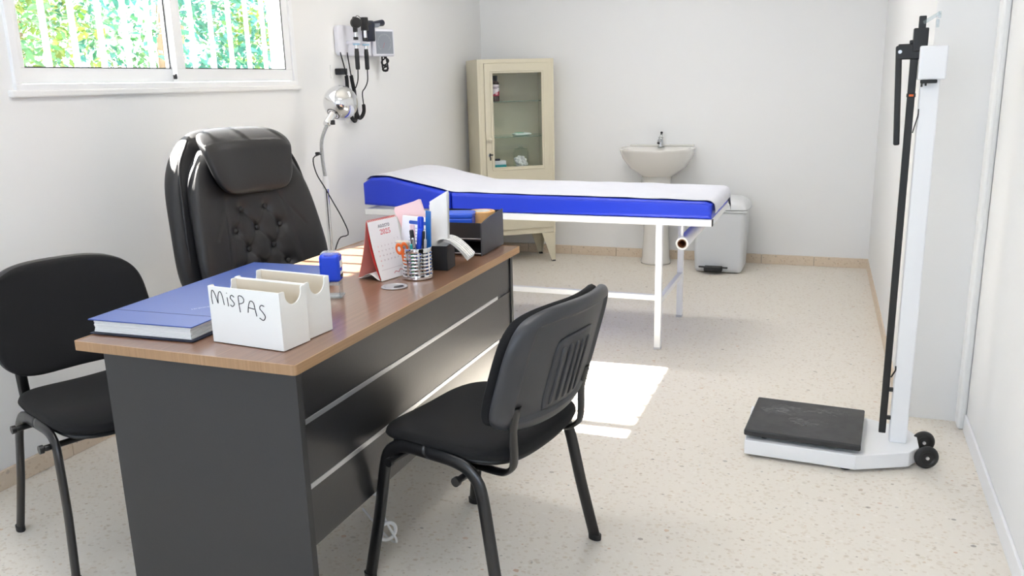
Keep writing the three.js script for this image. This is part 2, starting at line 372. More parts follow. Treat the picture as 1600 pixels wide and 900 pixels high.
// ------------------------------------------------------------------ shrubs outside
{
  const leaf = new THREE.BufferGeometry();
  leaf.setAttribute('position', new THREE.Float32BufferAttribute([0, 0, 0, 0.45, 0.06, 0.28, 1, 0, 0, 0.45, 0.06, -0.28, 0.45, -0.02, 0], 3));
  leaf.setIndex([0, 1, 4, 1, 2, 4, 2, 3, 4, 3, 0, 4]); leaf.computeVertexNormals();
  const mats = ['#55875a', '#86933f', '#3b7f78', '#76a07c'].map((c) => phys({ color: c, roughness: 0.6, transmission: 0.45, thickness: 0, side: THREE.DoubleSide }));
  const spots = [[-5.6, -3.6, 3.0, 0.95, 0], [-6.2, -5.0, 3.3, 1.05, 1], [-5.5, -6.0, 2.9, 0.9, 2], [-6.6, -7.2, 3.4, 1.15, 0], [-5.9, -8.4, 3.1, 1.0, 1], [-7.0, -9.6, 3.5, 1.2, 2], [-7.2, -5.9, 3.6, 1.2, 3], [-6.1, -10.9, 3.2, 1.1, 0]];
  const words = ['first leafy shrub seen through the left sash, nearest the frame edge', 'bright green shrub behind the bars of the left sash', 'blue-green shrub seen behind the meeting stiles of the window', 'tall leafy shrub behind the bars of the right sash', 'yellow-green shrub towards the right end of the right sash', 'rearmost tall shrub beyond the right end of the window', 'pale shrub standing behind the others outside the window', 'far shrub past the right edge of the window'];
  spots.forEach(([x, z, h, r, m], i) => {
    const o = thing('shrub', words[i], 'shrub', [x, -0.1, z], 0, 'shrubs outside the window');
    part('trunk', [tube([[0, 0, 0], [0.05, h * 0.3, 0.03], [-0.03, h * 0.6, 0.05], [0.02, h * 0.8, 0]], 0.035, 12, 8), tube([[0.03, h * 0.3, 0], [0.3, h * 0.5, 0.2], [0.45, h * 0.7, 0.3]], 0.02, 8, 6), tube([[0, h * 0.35, 0], [-0.2, h * 0.55, -0.25], [-0.3, h * 0.75, -0.4]], 0.02, 8, 6)], M.bark, o);
    const N = 3400, im = new THREE.InstancedMesh(leaf, mats[m], N); im.name = 'foliage'; im.userData.kind = 'stuff'; im.castShadow = im.receiveShadow = true;
    const mt = new THREE.Matrix4(), q = new THREE.Quaternion(), e = new THREE.Euler(), col = new THREE.Color();
    const clumps = Array.from({ length: 26 }, () => { const a = rnd() * 6.28, u = rnd(), rad_ = r * Math.sqrt(rnd()) * 0.85; return [Math.cos(a) * rad_, h * (0.18 + 0.72 * u), Math.sin(a) * rad_, rr(0.22, 0.42)]; });
    for (let k = 0; k < N; k++) {
      const c = clumps[Math.floor(rnd() * clumps.length)], a = rnd() * 6.28, b = Math.acos(rr(-1, 1)), d = c[3] * Math.cbrt(rnd());
      e.set(rr(-1.2, 1.2), rnd() * 6.28, rr(-0.9, 0.5)); q.setFromEuler(e); const s = rr(0.06, 0.12);
      mt.compose(V(c[0] + d * Math.sin(b) * Math.cos(a), c[1] + d * Math.cos(b), c[2] + d * Math.sin(b) * Math.sin(a)), q, V(s, s, s)); im.setMatrixAt(k, mt);
      col.setHSL(rr(0.15, 0.45), rr(0.15, 0.5), rr(0.5, 0.9)); im.setColorAt(k, col);
    }
    o.add(im);
  });
}

// ------------------------------------------------------------------ desk
const DY = 0.775;
{
  const o = thing('desk', 'black office desk with brown wooden top and silver strips', 'desk', [-1.489, 0, -2.287]);
  const wd = part('desktop', planar(box(0.684, 0.022, 1.498, 0, DY - 0.0125, 0, 0.003)), M.wood, o, 'brown wood-grain top');
  part('edge_band', planar((() => {
    const s = new THREE.Shape(), w = 0.3445, l = 0.7515, r = 0.012;
    s.moveTo(-w + r, -l); s.lineTo(w - r, -l); s.quadraticCurveTo(w, -l, w, -l + r); s.lineTo(w, l - r); s.quadraticCurveTo(w, l, w - r, l); s.lineTo(-w + r, l); s.quadraticCurveTo(-w, l, -w, l - r); s.lineTo(-w, -l + r); s.quadraticCurveTo(-w, -l, -w + r, -l);
    const hole = new THREE.Path(); const a = w - 0.004, b = l - 0.004; hole.moveTo(-a, -b); hole.lineTo(-a, b); hole.lineTo(a, b); hole.lineTo(a, -b); hole.closePath(); s.holes.push(hole);
    const g = new THREE.ExtrudeGeometry(s, { depth: 0.025, bevelEnabled: false }); g.rotateX(-Math.PI / 2); g.translate(0, DY - 0.0255, 0); return g;
  })()), M.woodEdge, wd, 'lighter wood edging');
  for (const s of [1, -1]) part('side_panel', planar(box(0.6, DY - 0.026, 0.022, 0.022, (DY - 0.026) / 2, s * 0.71, 0.001)), M.laminateSide, o, 'charcoal side panel');
  const px = 0.308, len = 1.396;
  const rows = [[0.272, 0.428], [0.442, 0.6], [0.614, 0.749]];
  for (const [a, b] of rows) part('front_board', planar(box(0.018, b - a, len, px, (a + b) / 2, 0, 0.001)), M.laminate, o, 'glossy black front board');
  for (const y of [0.435, 0.607]) part('metal_strip', box(0.014, 0.0135, 1.265, px + 0.0035, y, 0.065, 0.001), M.silver, o, 'thin silver strip');
  for (const y of [0.435, 0.607]) part('strip_gap', box(0.014, 0.0135, 0.13, px - 0.001, y, -0.634, 0.0005), M.laminate, o);
  part('drawer_unit', box(0.38, 0.33, 1.38, -0.04, 0.583, 0, 0.003), M.laminateSide, o);
  for (const [x, z] of [[0.28, 0.71], [-0.25, 0.71], [0.28, -0.71], [-0.25, -0.71]]) part('foot', cyl(0.016, 0.02, 0.012, x, 0.006, z), M.blackPlastic, o);
  const gr = part('cable_grommet', lathe([[0.026, DY - 0.012], [0.03, DY + 0.0005], [0.034, DY + 0.003], [0.041, DY + 0.002], [0.0425, DY], [0.03, DY - 0.006]], 40).translate(0.19, 0, -0.008), M.silver, o, 'silver cable grommet ring');
  part('grommet_cap', at(new THREE.CircleGeometry(0.03, 32, 0.9, Math.PI * 1.35).rotateX(-Math.PI / 2), 0.19, DY + 0.0015, -0.008), M.silver, gr);
  part('grommet_hole', cyl(0.0295, 0.0295, 0.002, 0.19, DY, -0.008), M.blackPlastic, gr);
}
// cable and plug under the desk front
{
  const o = thing('power_cable', 'thin cable with white plug hanging below the desk front', 'cable', [-1.23, 0, -2.02]);
  part('cord', tube([[0, 0.3, 0.02], [0.01, 0.2, 0.02], [0, 0.12, 0], [0.03, 0.03, -0.02], [-0.03, 0.012, -0.06], [-0.2, 0.006, -0.2]], 0.004, 30, 8), M.whitePaint, o);
  part('plug', box(0.03, 0.04, 0.025, 0, 0.22, 0.02, 0.006), M.whitePaint, o);
  part('coil', [at(new THREE.TorusGeometry(0.028, 0.006, 8, 24).rotateY(0.9), 0.01, 0.07, 0)], M.whitePaint, o);
}

// ------------------------------------------------------------------ stacking visitor chairs
function visitorChair(label, pos, turn, group) {
  const o = thing('visitor_chair', label, 'chair', pos, turn, group);
  for (const s of [-1, 1]) {
    const F = [[s * 0.262, 0.008, 0.235], [s * 0.245, 0.2, 0.2], [s * 0.237, 0.36, 0.172], [s * 0.234, 0.405, 0.158], [s * 0.233, 0.43, 0.125], [s * 0.233, 0.438, 0.08], [s * 0.233, 0.437, 0.02]];
    const B = [[s * 0.262, 0.008, -0.23], [s * 0.245, 0.2, -0.19], [s * 0.237, 0.34, -0.163], [s * 0.234, 0.39, -0.146], [s * 0.233, 0.422, -0.11], [s * 0.233, 0.434, -0.06], [s * 0.233, 0.437, 0.02]];
    for (const P of [F, B]) {
      const l = part('leg', ovalTube(P, 0.0195, 0.011), M.blackMetal, o);
      part('foot_cap', cyl(0.022, 0.021, 0.018, 0, 0, 0, 20).scale(0.62, 1, 1).translate(P[0][0], 0.01, P[0][2]), M.blackPlastic, l);
    }
  }
  for (const z of [0.13, -0.1]) part('cross_bar', [bar([-0.262, 0.395, z], [0.262, 0.395, z], 0.018, 0.018, 0.008), cyl(0.013, 0.013, 0.012, 0, 0, 0, 16).rotateZ(Math.PI / 2).translate(0.266, 0.395, z), cyl(0.013, 0.013, 0.012, 0, 0, 0, 16).rotateZ(Math.PI / 2).translate(-0.266, 0.395, z)], M.blackMetal, o);
  // seat: lies in x,z; pad is built upright then laid down
  const seatBend = (p, a, b) => { p.z += -0.035 * Math.max(0, -b - 0.35) ** 2 * 1.2 + 0.012 * a * a - 0.012 * (1 - b * b) * (1 - a * a); };
  part('seat', pad(0.48, 0.47, 0.06, { k: 0.3, n: 6, shape: seatBend }).rotateX(-Math.PI / 2).translate(0, 0.452, 0.0), M.fabric, o, 'black fabric seat pad');
  part('seat_shell', pad(0.45, 0.43, 0.03, { k: 0.3, n: 8, shape: seatBend }).rotateX(-Math.PI / 2).translate(0, 0.424, 0.0), M.blackPlastic, o);
  for (const s of [-1, 1]) part('back_support', ovalTube([[s * 0.15, 0.4, -0.02], [s * 0.165, 0.398, -0.11], [s * 0.175, 0.404, -0.19], [s * 0.18, 0.43, -0.222], [s * 0.182, 0.47, -0.227], [s * 0.184, 0.53, -0.227], [s * 0.186, 0.6, -0.243]], 0.008, 0.017), M.blackMetal, o);
  const lean = (dz, rim = 0) => (p, a, b, side) => {
    p.x *= 1 - 0.03 * b;
    if (rim && side < 0) { const e = Math.max(Math.abs(a), Math.abs(b)); if (e < 0.8) p.z += rim * Math.min(1, (0.8 - e) / 0.05); }
    const y = p.y; p.z += -0.272 - 0.29 * y - 0.14 * Math.max(0, y) ** 2 + 0.055 * a * a + dz; p.y = y * 0.985 + 0.69;
  };
  part('backrest', pad(0.5, 0.355, 0.05, { k: 0.32, n: 7, shape: lean(0.014) }), M.fabric, o, 'black fabric backrest');
  const sh = part('back_shell', pad(0.505, 0.36, 0.04, { k: 0.32, n: 14, seg: 72, shape: lean(-0.016, 0.011) }), M.plastic, o, 'dark grey plastic back shell');
  // raised centre panel with upright ribs
  const patch = (w, h, x0, y0, t) => pad(w, h, t, { k: 0.15, n: 10, seg: 12, shape: (p) => { p.x += x0; p.y += y0; const a = p.x / 0.25, y = p.y; p.z += -0.272 - 0.29 * y - 0.14 * Math.max(0, y) ** 2 + 0.055 * a * a - 0.026; p.y = y * 0.985 + 0.69; } });
  part('centre_panel', patch(0.19, 0.22, 0, -0.03, 0.012), M.plastic, sh);
  for (let i = -2; i <= 2; i++) part('rib', patch(0.016, 0.18, i * 0.032, -0.035, 0.024), M.plastic, sh);
  return o;
}
visitorChair('black visitor chair seen from behind, facing the desk front', [-0.915, 0, -2.085], -1.78, 'visitor chairs');
visitorChair('black visitor chair cut by the left edge, beside the desk end', [-2.14, 0, -1.905], 1.2, 'visitor chairs');

// ------------------------------------------------------------------ executive chair
{
  const o = thing('executive_chair', 'high-backed black leather executive chair behind the desk', 'chair', [-2.125, 0, -2.775], rad(72));
  const curve = (b) => -0.2 - 0.075 * b - 0.02 * b * b;                      // recline, b = -1 bottom .. 1 top
  const shell = (p, a, b) => { p.x *= 1.05 - 0.09 * b - 0.02 * b * b; p.z += curve(b) + 0.05 * a * a; p.y += 0.865; };
  part('back_shell', pad(0.65, 0.77, 0.13, { k: 0.4, n: 5, seg: 36, shape: shell }), M.leather, o, 'padded leather back shell');
  const buttons = [[-0.055, 0.075], [0.055, 0.075], [-0.1, -0.005], [0, -0.005], [0.1, -0.005], [-0.055, -0.085], [0.055, -0.085], [0, -0.16], [-0.1, -0.16], [0.1, -0.16]];
  const seams = [[0, 3], [3, 1], [0, 2], [1, 4], [2, 5], [3, 5], [3, 6], [4, 6], [5, 7], [6, 7], [5, 8], [6, 9]];
  const segD = (x, y, [ax, ay], [bx, by]) => { const dx = bx - ax, dy = by - ay, t = Math.max(0, Math.min(1, ((x - ax) * dx + (y - ay) * dy) / (dx * dx + dy * dy))); return Math.hypot(x - ax - t * dx, y - ay - t * dy); };
  const dimple = (x, y) => {
    let d = 0;
    for (const [bx, by] of buttons) d += 0.015 * Math.exp(-((x - bx) ** 2 + (y - by) ** 2) / 0.0006);
    let c = 1; for (const [i, j] of seams) c = Math.min(c, segD(x, y, buttons[i], buttons[j]));
    d += 0.006 * Math.exp(-c * c / 0.00004);
    for (const s of [-1, 1]) d += 0.005 * Math.exp(-(segD(x, y, [s * 0.12, 0.12], [s * 0.2, -0.02]) ** 2) / 0.00005) + 0.004 * Math.exp(-(segD(x, y, [s * 0.13, 0.12], [s * 0.155, -0.3]) ** 2) / 0.00005);
    return d;
  };
  const inner = (p, a, b, side) => { if (side > 0) p.z -= dimple(p.x, p.y); p.x *= 1.06 - 0.09 * b; p.z += curve(b) + 0.062 + 0.07 * a * a; p.y = p.y + 0.855; };
  const cu = part('back_cushion', pad(0.55, 0.69, 0.12, { k: 0.4, n: 6, seg: 110, shape: inner }), M.leather, o, 'tufted leather front cushion');
  for (const [x, y] of buttons) {
    const b = y / 0.345, a = x / 0.275, g = new THREE.SphereGeometry(0.011, 14, 8); g.scale(1, 1, 0.55); g.rotateX(-0.2);
    g.translate(x * (1.06 - 0.09 * b), y + 0.855, curve(b) + 0.062 + 0.07 * a * a + 0.06 - 0.013);
    part('tuft_button', g, M.leather, cu);
  }
  part('headrest', pad(0.385, 0.265, 0.085, { k: 0.3, n: 5, seg: 40, shape: (p, a, b) => { p.x *= 1 + 0.14 * b; const B = (p.y + 0.235) / 0.38; p.z += curve(B) + 0.125 + 0.045 * a * a - (b > 0.4 ? 0.11 * (b - 0.4) ** 1.6 : 0); p.y += 0.865 + 0.255; } }), M.leather, o, 'padded headrest pillow');
  for (const s of [-1, 1]) part('piping', tube([[s * 0.23, 0.53, -0.09], [s * 0.3, 0.6, -0.09], [s * 0.305, 0.8, -0.105], [s * 0.288, 1.0, -0.14], [s * 0.262, 1.12, -0.175], [s * 0.2, 1.21, -0.21]], 0.006, 40, 8), M.leather, o);
  part('seat', pad(0.54, 0.52, 0.13, { k: 0.35, n: 5, shape: (p, a, b) => { p.z += 0.02 * a * a - 0.015 * (b < -0.5 ? (b + 0.5) ** 2 * 4 : 0); } }).rotateX(-Math.PI / 2).translate(0, 0.49, 0.06), M.leather, o, 'thick leather seat');
  for (const s of [-1, 1]) part('armrest', tube([[s * 0.29, 0.43, -0.1], [s * 0.315, 0.58, -0.14], [s * 0.315, 0.655, -0.05], [s * 0.315, 0.655, 0.12], [s * 0.31, 0.56, 0.2], [s * 0.28, 0.43, 0.12]], 0.022, 40, 10), M.blackPlastic, o);
  part('tilt_plate', box(0.26, 0.03, 0.26, 0, 0.41, 0.03, 0.01), M.blackPlastic, o);
  part('gas_lift', [cyl(0.028, 0.028, 0.2, 0, 0.22, 0.03), cyl(0.016, 0.016, 0.14, 0, 0.34, 0.03)], M.blackPlastic, o);
  for (let i = 0; i < 5; i++) {
    const a = i / 5 * Math.PI * 2 + 0.3, x = Math.cos(a) * 0.29, z = 0.03 + Math.sin(a) * 0.29;
    part('base_arm', bar([0, 0.13, 0.03], [x, 0.085, z], 0.035, 0.035, 0.01), M.blackPlastic, o);
    part('caster', [at(cyl(0.026, 0.026, 0.02, 0, 0, 0, 20).rotateZ(Math.PI / 2).rotateY(a), x, 0.026, z), cyl(0.008, 0.008, 0.05, x, 0.062, z, 10)], M.blackPlastic, o);
  }
}

// ------------------------------------------------------------------ gooseneck lamp
{
  const o = thing('gooseneck_lamp', 'chrome gooseneck examination lamp with round head beside the chair', 'floor lamp', [-2.61, 0, -3.925]);
  part('base', lathe([[0, 0], [0.13, 0], [0.135, 0.012], [0.1, 0.028], [0.03, 0.036], [0.014, 0.05], [0, 0.05]]), M.chrome, o);
  part('pole', cyl(0.013, 0.013, 0.84, 0, 0.46, 0, 20), M.chrome, o);
  part('collar', [cyl(0.018, 0.018, 0.05, 0, 0.885, 0, 20), cyl(0.0145, 0.0145, 0.022, 0, 0.92, 0, 20)], M.whitePaint, o);
  const path = new THREE.CatmullRomCurve3([V(0, 0.915, 0), V(-0.007, 1.027, 0.004), V(-0.004, 1.117, 0.002), V(0.012, 1.172, -0.008), V(0.032, 1.214, -0.02)]);
  const rings = [new THREE.TubeGeometry(path, 40, 0.0085, 10)];
  for (let i = 1; i < 80; i++) { const g = new THREE.TorusGeometry(0.0086, 0.0018, 5, 12); g.applyQuaternion(new THREE.Quaternion().setFromUnitVectors(V(0, 0, 1), path.getTangentAt(i / 80))); rings.push(at(g, ...path.getPointAt(i / 80).toArray())); }
  part('gooseneck', rings, M.steel, o);
  const dir = V(0.12, 0.66, -0.74).normalize(), q = new THREE.Quaternion().setFromUnitVectors(V(0, 1, 0), dir), at0 = V(0.035, 1.228, -0.026);
  const neck = part('head_socket', lathe([[0, -0.034], [0.018, -0.034], [0.0215, -0.022], [0.0215, 0.034], [0.027, 0.05], [0.027, 0.068], [0, 0.068]], 24), M.chrome, o); neck.quaternion.copy(q); neck.position.copy(at0);
  const pts = [], arc = (r) => (i) => { const a = -Math.PI / 2 + 0.2 + i / 26 * 2.3; pts.push([Math.cos(a) * r, Math.sin(a) * r]); };
  for (let i = 0; i <= 26; i++) arc(0.094)(i);
  for (let i = 26; i >= 0; i--) arc(0.092)(i);
  const head = part('lamp_shade', lathe(pts, 48), M.chrome, o, 'round chrome shade'); head.quaternion.copy(q); head.position.copy(at0).addScaledVector(dir, 0.136);
  part('vent_ring', at(new THREE.TorusGeometry(0.034, 0.003, 8, 30).rotateX(Math.PI / 2), 0, -0.086, 0), M.blackPlastic, head);
  part('knob', cyl(0.011, 0.011, 0.024, 0.06, 1.217, -0.024, 16), M.blackPlastic, o);
  part('cord', tube([[-0.013, 1.05, 0.012], [-0.034, 1.03, 0.05], [-0.025, 0.95, 0.045], [0.006, 0.87, 0.022], [0.02, 0.78, -0.03], [0.04, 0.68, -0.08], [0.05, 0.59, -0.11], [0.02, 0.57, -0.06], [0, 0.45, -0.025], [0, 0.2, -0.025]], 0.0034, 60, 8), M.rubber, o, 'black cord');
  part('switch', box(0.02, 0.016, 0.022, -0.017, 1.055, 0.03, 0.004), M.blackPlastic, o);
}

// ------------------------------------------------------------------ wall diagnostic set
{
  const o = thing('diagnostic_set', 'white wall-mounted otoscope station with two black handpieces', 'medical device', [XL, 0, 0]);
  const s = new THREE.Shape(), w = 0.235, h = 0.08, r = 0.03;
  s.moveTo(-w + r, -h); s.lineTo(w - r, -h); s.quadraticCurveTo(w, -h, w, -h + r); s.lineTo(w, h - r); s.quadraticCurveTo(w, h, w - r, h); s.lineTo(-w + r, h); s.quadraticCurveTo(-w, h, -w, h - r); s.lineTo(-w, -h + r); s.quadraticCurveTo(-w, -h, -w + r, -h);
  part('back_plate', new THREE.ExtrudeGeometry(s, { depth: 0.018, bevelEnabled: true, bevelSize: 0.006, bevelThickness: 0.006, bevelSegments: 3 }).rotateY(Math.PI / 2).translate(0.006, 1.668, -4.62), M.panelWhite, o);
  for (const [z, i] of [[-4.475, 0], [-4.585, 1]]) {
    part('cradle', [box(0.075, 0.022, 0.03, 0.058, 1.655, z, 0.008), at(new THREE.TorusGeometry(0.018, 0.007, 10, 24).rotateX(Math.PI / 2), 0.09, 1.655, z)], M.panelWhite, o);
    part('cradle_ring', at(new THREE.TorusGeometry(0.0165, 0.005, 8, 24).rotateX(Math.PI / 2), 0.09, 1.645, z), M.paleBlue, o);
    const hd = part('handpiece', lathe([[0, 1.5], [0.0115, 1.5], [0.0135, 1.51], [0.0135, 1.6], [0.012, 1.61], [0.012, 1.62]], 20).translate(0.09, 0, z), M.blackPlastic, o);
    part('chrome_neck', [cyl(0.0105, 0.012, 0.05, 0.09, 1.635, z, 20), cyl(0.0105, 0.0105, 0.06, 0.09, 1.7, z, 20)], M.chrome, hd);
    part('collar', cyl(0.0145, 0.0145, 0.016, 0.09, 1.678, z, 20), M.blackPlastic, hd);
    part('instrument_head', i ? [cyl(0.022, 0.024, 0.075, 0.09, 1.765, z, 24), at(new THREE.ConeGeometry(0.02, 0.07, 20).rotateX(-Math.PI / 2), 0.09, 1.77, z - 0.05)] : [at(cyl(0.03, 0.03, 0.028, 0, 0, 0, 28).rotateX(Math.PI / 2).rotateY(0.9), 0.1, 1.765, z + 0.005), box(0.022, 0.09, 0.028, 0.09, 1.755, z, 0.008)], M.blackPlastic, hd);
    // coiled cord looping down
    const zz = z, P = i ? [[0.09, 1.5, zz], [0.085, 1.43, zz], [0.06, 1.39, zz - 0.005], [0.04, 1.37, zz - 0.01], [0.04, 1.25, zz - 0.01], [0.04, 1.215, zz + 0.04], [0.04, 1.24, zz + 0.075], [0.04, 1.37, zz + 0.085], [0.05, 1.44, zz + 0.12], [0.03, 1.6, zz + 0.12]]
      : [[0.09, 1.5, zz], [0.085, 1.44, zz], [0.06, 1.4, zz - 0.015], [0.04, 1.38, zz - 0.025], [0.04, 1.24, zz - 0.03], [0.04, 1.2, zz - 0.01], [0.04, 1.23, zz + 0.03], [0.04, 1.39, zz + 0.05], [0.05, 1.47, zz + 0.07], [0.03, 1.6, zz + 0.085]];
    const c = new THREE.CatmullRomCurve3(P.map((p) => V(...p)));
    part('cord', new THREE.TubeGeometry(c, 70, 0.0035, 6), M.rubber, hd, 'thin straight ends of the cord');
    const coil = []; for (let k = 0; k <= 640; k++) { const t = 0.3 + 0.52 * k / 640, p = c.getPointAt(t), T_ = c.getTangentAt(t), S = V(1, 0, 0), N = T_.clone().cross(S).normalize(), a = k * 0.7; coil.push(p.addScaledVector(S, Math.cos(a) * 0.0085).addScaledVector(N, Math.sin(a) * 0.0085)); }
    part('coil', new THREE.TubeGeometry(new THREE.CatmullRomCurve3(coil), 900, 0.0036, 5), M.rubber, hd, 'black coiled cord');
  }
  part('specula_dispenser', [lathe([[0, 0], [0.04, 0], [0.042, 0.01], [0.042, 0.11], [0.034, 0.12], [0, 0.12]], 28).rotateX(0).translate(0.05, 1.67, -4.69), at(cyl(0.012, 0.02, 0.22, 0, 0, 0, 20).rotateX(Math.PI / 2).rotateX(0.12), 0.05, 1.775, -4.76)], M.navy, o, 'navy specula dispenser with tubular arm');
  part('dispenser_window', at(cyl(0.0175, 0.0185, 0.06, 0, 0, 0, 20).rotateX(Math.PI / 2).rotateX(0.12), 0.05, 1.773, -4.78), M.gaugeFace, o);
  part('hanging_loop', tube([[0.02, 1.76, -4.56], [0.03, 1.815, -4.6], [0.03, 1.8, -4.65], [0.03, 1.77, -4.67]], 0.002, 20, 6), M.rubber, o);
}
{
  const o = thing('blood_pressure_gauge', 'white square aneroid gauge with grey face on the wall', 'gauge', [XL, 1.665, -4.86], 0);
  o.rotation.y = rad(62);
  part('case', box(0.16, 0.165, 0.045, 0, 0, 0.075, 0.012), M.panelWhite, o);
  part('mount', box(0.06, 0.06, 0.05, -0.02, 0, 0.03, 0.006), M.panelWhite, o);
  const face = canvasTexture(256, 256, (g) => {
    g.fillStyle = '#8d929b'; g.fillRect(0, 0, 256, 256); g.strokeStyle = '#c9ccd2'; g.lineWidth = 2;
    for (let i = 0; i < 60; i++) { const a = rad(130 + i * 4.8), r = i % 5 ? 96 : 84; g.beginPath(); g.moveTo(128 + Math.cos(a) * 104, 128 + Math.sin(a) * 104); g.lineTo(128 + Math.cos(a) * r, 128 + Math.sin(a) * r); g.stroke(); }
    g.strokeStyle = '#b5626a'; g.lineWidth = 5; g.beginPath(); g.moveTo(128, 128); g.lineTo(105, 190); g.stroke();
  });
  part('dial', at(new THREE.PlaneGeometry(0.125, 0.135), 0.004, 0, 0.0981), std({ map: face, roughness: 0.35 }), o, 'grey dial with scale');
  const loop = []; for (let k = 0; k <= 200; k++) { const t = k / 200, a = t * Math.PI * 9; loop.push(V(0.03 + 0.016 * Math.cos(a), -0.085 - 0.085 * Math.sin(t * Math.PI) + 0.004 * Math.sin(a), 0.05 + (t - 0.5) * 0.035 + 0.01 * Math.sin(a))); }
  part('coiled_tube', [new THREE.TubeGeometry(new THREE.CatmullRomCurve3(loop), 320, 0.005, 6), tube([[0.03, -0.08, 0.065], [0.035, -0.15, 0.07], [0.03, -0.172, 0.05], [0.02, -0.15, 0.035], [0.02, -0.08, 0.035]], 0.0055, 30, 8)], M.rubber, o, 'black coiled tube');
}
{
  const o = thing('power_adapter', 'small black power adapter plugged into the wall', 'adapter', [XL, 1.49, -4.385]);
  part('outlet', box(0.006, 0.075, 0.11, 0.003, 0, 0.015, 0.002), M.wall, o);
  part('adapter_body', box(0.04, 0.036, 0.075, 0.028, 0, -0.005, 0.004), M.blackPlastic, o);
  part('cord', tube([[0.03, 0, -0.042], [0.03, 0.004, -0.08], [0.015, 0.04, -0.1], [0.01, 0.1, -0.07]], 0.003, 24, 6), M.whitePaint, o, 'pale cord');
  part('spare_cord', [tube([[0.012, 0.1, -0.06], [0.01, 0.0, -0.09], [0.01, -0.1, -0.1], [0.02, -0.14, -0.05], [0.02, -0.2, -0.03], [0.02, -0.24, -0.06], [0.02, -0.16, -0.11], [0.012, -0.08, -0.12]], 0.003, 50, 6), tube([[0.012, -0.06, -0.1], [0.02, -0.16, -0.02], [0.02, -0.25, 0], [0.02, -0.3, -0.06], [0.02, -0.24, -0.14], [0.015, -0.12, -0.13]], 0.003, 50, 6)], M.whitePaint, o, 'pale looped cord');
}

// ------------------------------------------------------------------ examination couch
{
  const o = thing('examination_couch', 'blue vinyl examination couch on a white steel frame', 'examination couch', [0, 0, 0]);
  const x0 = -2.56, x1 = -0.565, z0 = -4.93, z1 = -4.23, yr = 0.69, xl = -2.3, xr = -0.83;
  for (const z of [z0 + 0.02, z1 - 0.02]) part('long_rail', box(x1 - x0, 0.036, 0.036, (x0 + x1) / 2, yr, z, 0.003), M.whitePaint, o);
  for (const x of [x0 + 0.018, x1 - 0.018]) part('end_rail', box(0.036, 0.036, z1 - z0 - 0.076, x, yr, (z0 + z1) / 2, 0.003), M.whitePaint, o);
  part('end_cap', box(0.004, 0.034, 0.034, x1 + 0.002, yr, z1 - 0.02, 0.001), M.blackPlastic, o);
  for (const x of [xl, xr]) for (const z of [z0 + 0.02, z1 - 0.02]) {
    const l = part('leg', box(0.034, yr - 0.018 - 0.012, 0.034, x, (yr - 0.018 + 0.012) / 2, z, 0.003), M.whitePaint, o);
    part('leg_cap', box(0.036, 0.016, 0.036, x, 0.008, z, 0.003), M.silver, l);
  }
  for (const x of [xl, xr]) part('end_stretcher', box(0.028, 0.03, z1 - z0 - 0.076, x, 0.262, (z0 + z1) / 2, 0.003), M.whitePaint, o);
  part('long_stretcher', box(xr - xl, 0.03, 0.028, (xl + xr) / 2, 0.262, z1 - 0.1, 0.003), M.whitePaint, o);
  for (const z of [z0 + 0.12, z1 - 0.06]) part('roll_bracket', bar([-0.72, yr - 0.02, z], [-0.72, 0.6, z], 0.012, 0.012, 0.002), M.whitePaint, o);
  // padded sections: profile in x,y extruded over the width
  const section = (pts, name) => {
    const s = new THREE.Shape(pts.map((p) => new THREE.Vector2(...p)));
    const g = new THREE.ExtrudeGeometry(s, { depth: z1 - z0 - 0.05, bevelEnabled: true, bevelSize: 0.018, bevelThickness: 0.025, bevelSegments: 5, curveSegments: 8 });
    g.translate(0, 0, z0 + 0.025); part(name, planar(mergeNormals(g)), M.vinyl, o, 'bright blue padded vinyl');
  };
  const b = yr + 0.018 + 0.018;
  section([[-1.985, b], [x1 - 0.02, b], [x1 - 0.02, 0.772], [x1 - 0.04, 0.778], [-1.985, 0.792]], 'mattress');
  section([[x0 + 0.012, b + 0.02], [-2.03, b], [-2.03, 0.794], [-2.41, 0.872], [x0 + 0.05, 0.868], [x0 + 0.012, 0.845]], 'head_section');
}
function mergeNormals(g) { g.computeVertexNormals(); return g; }
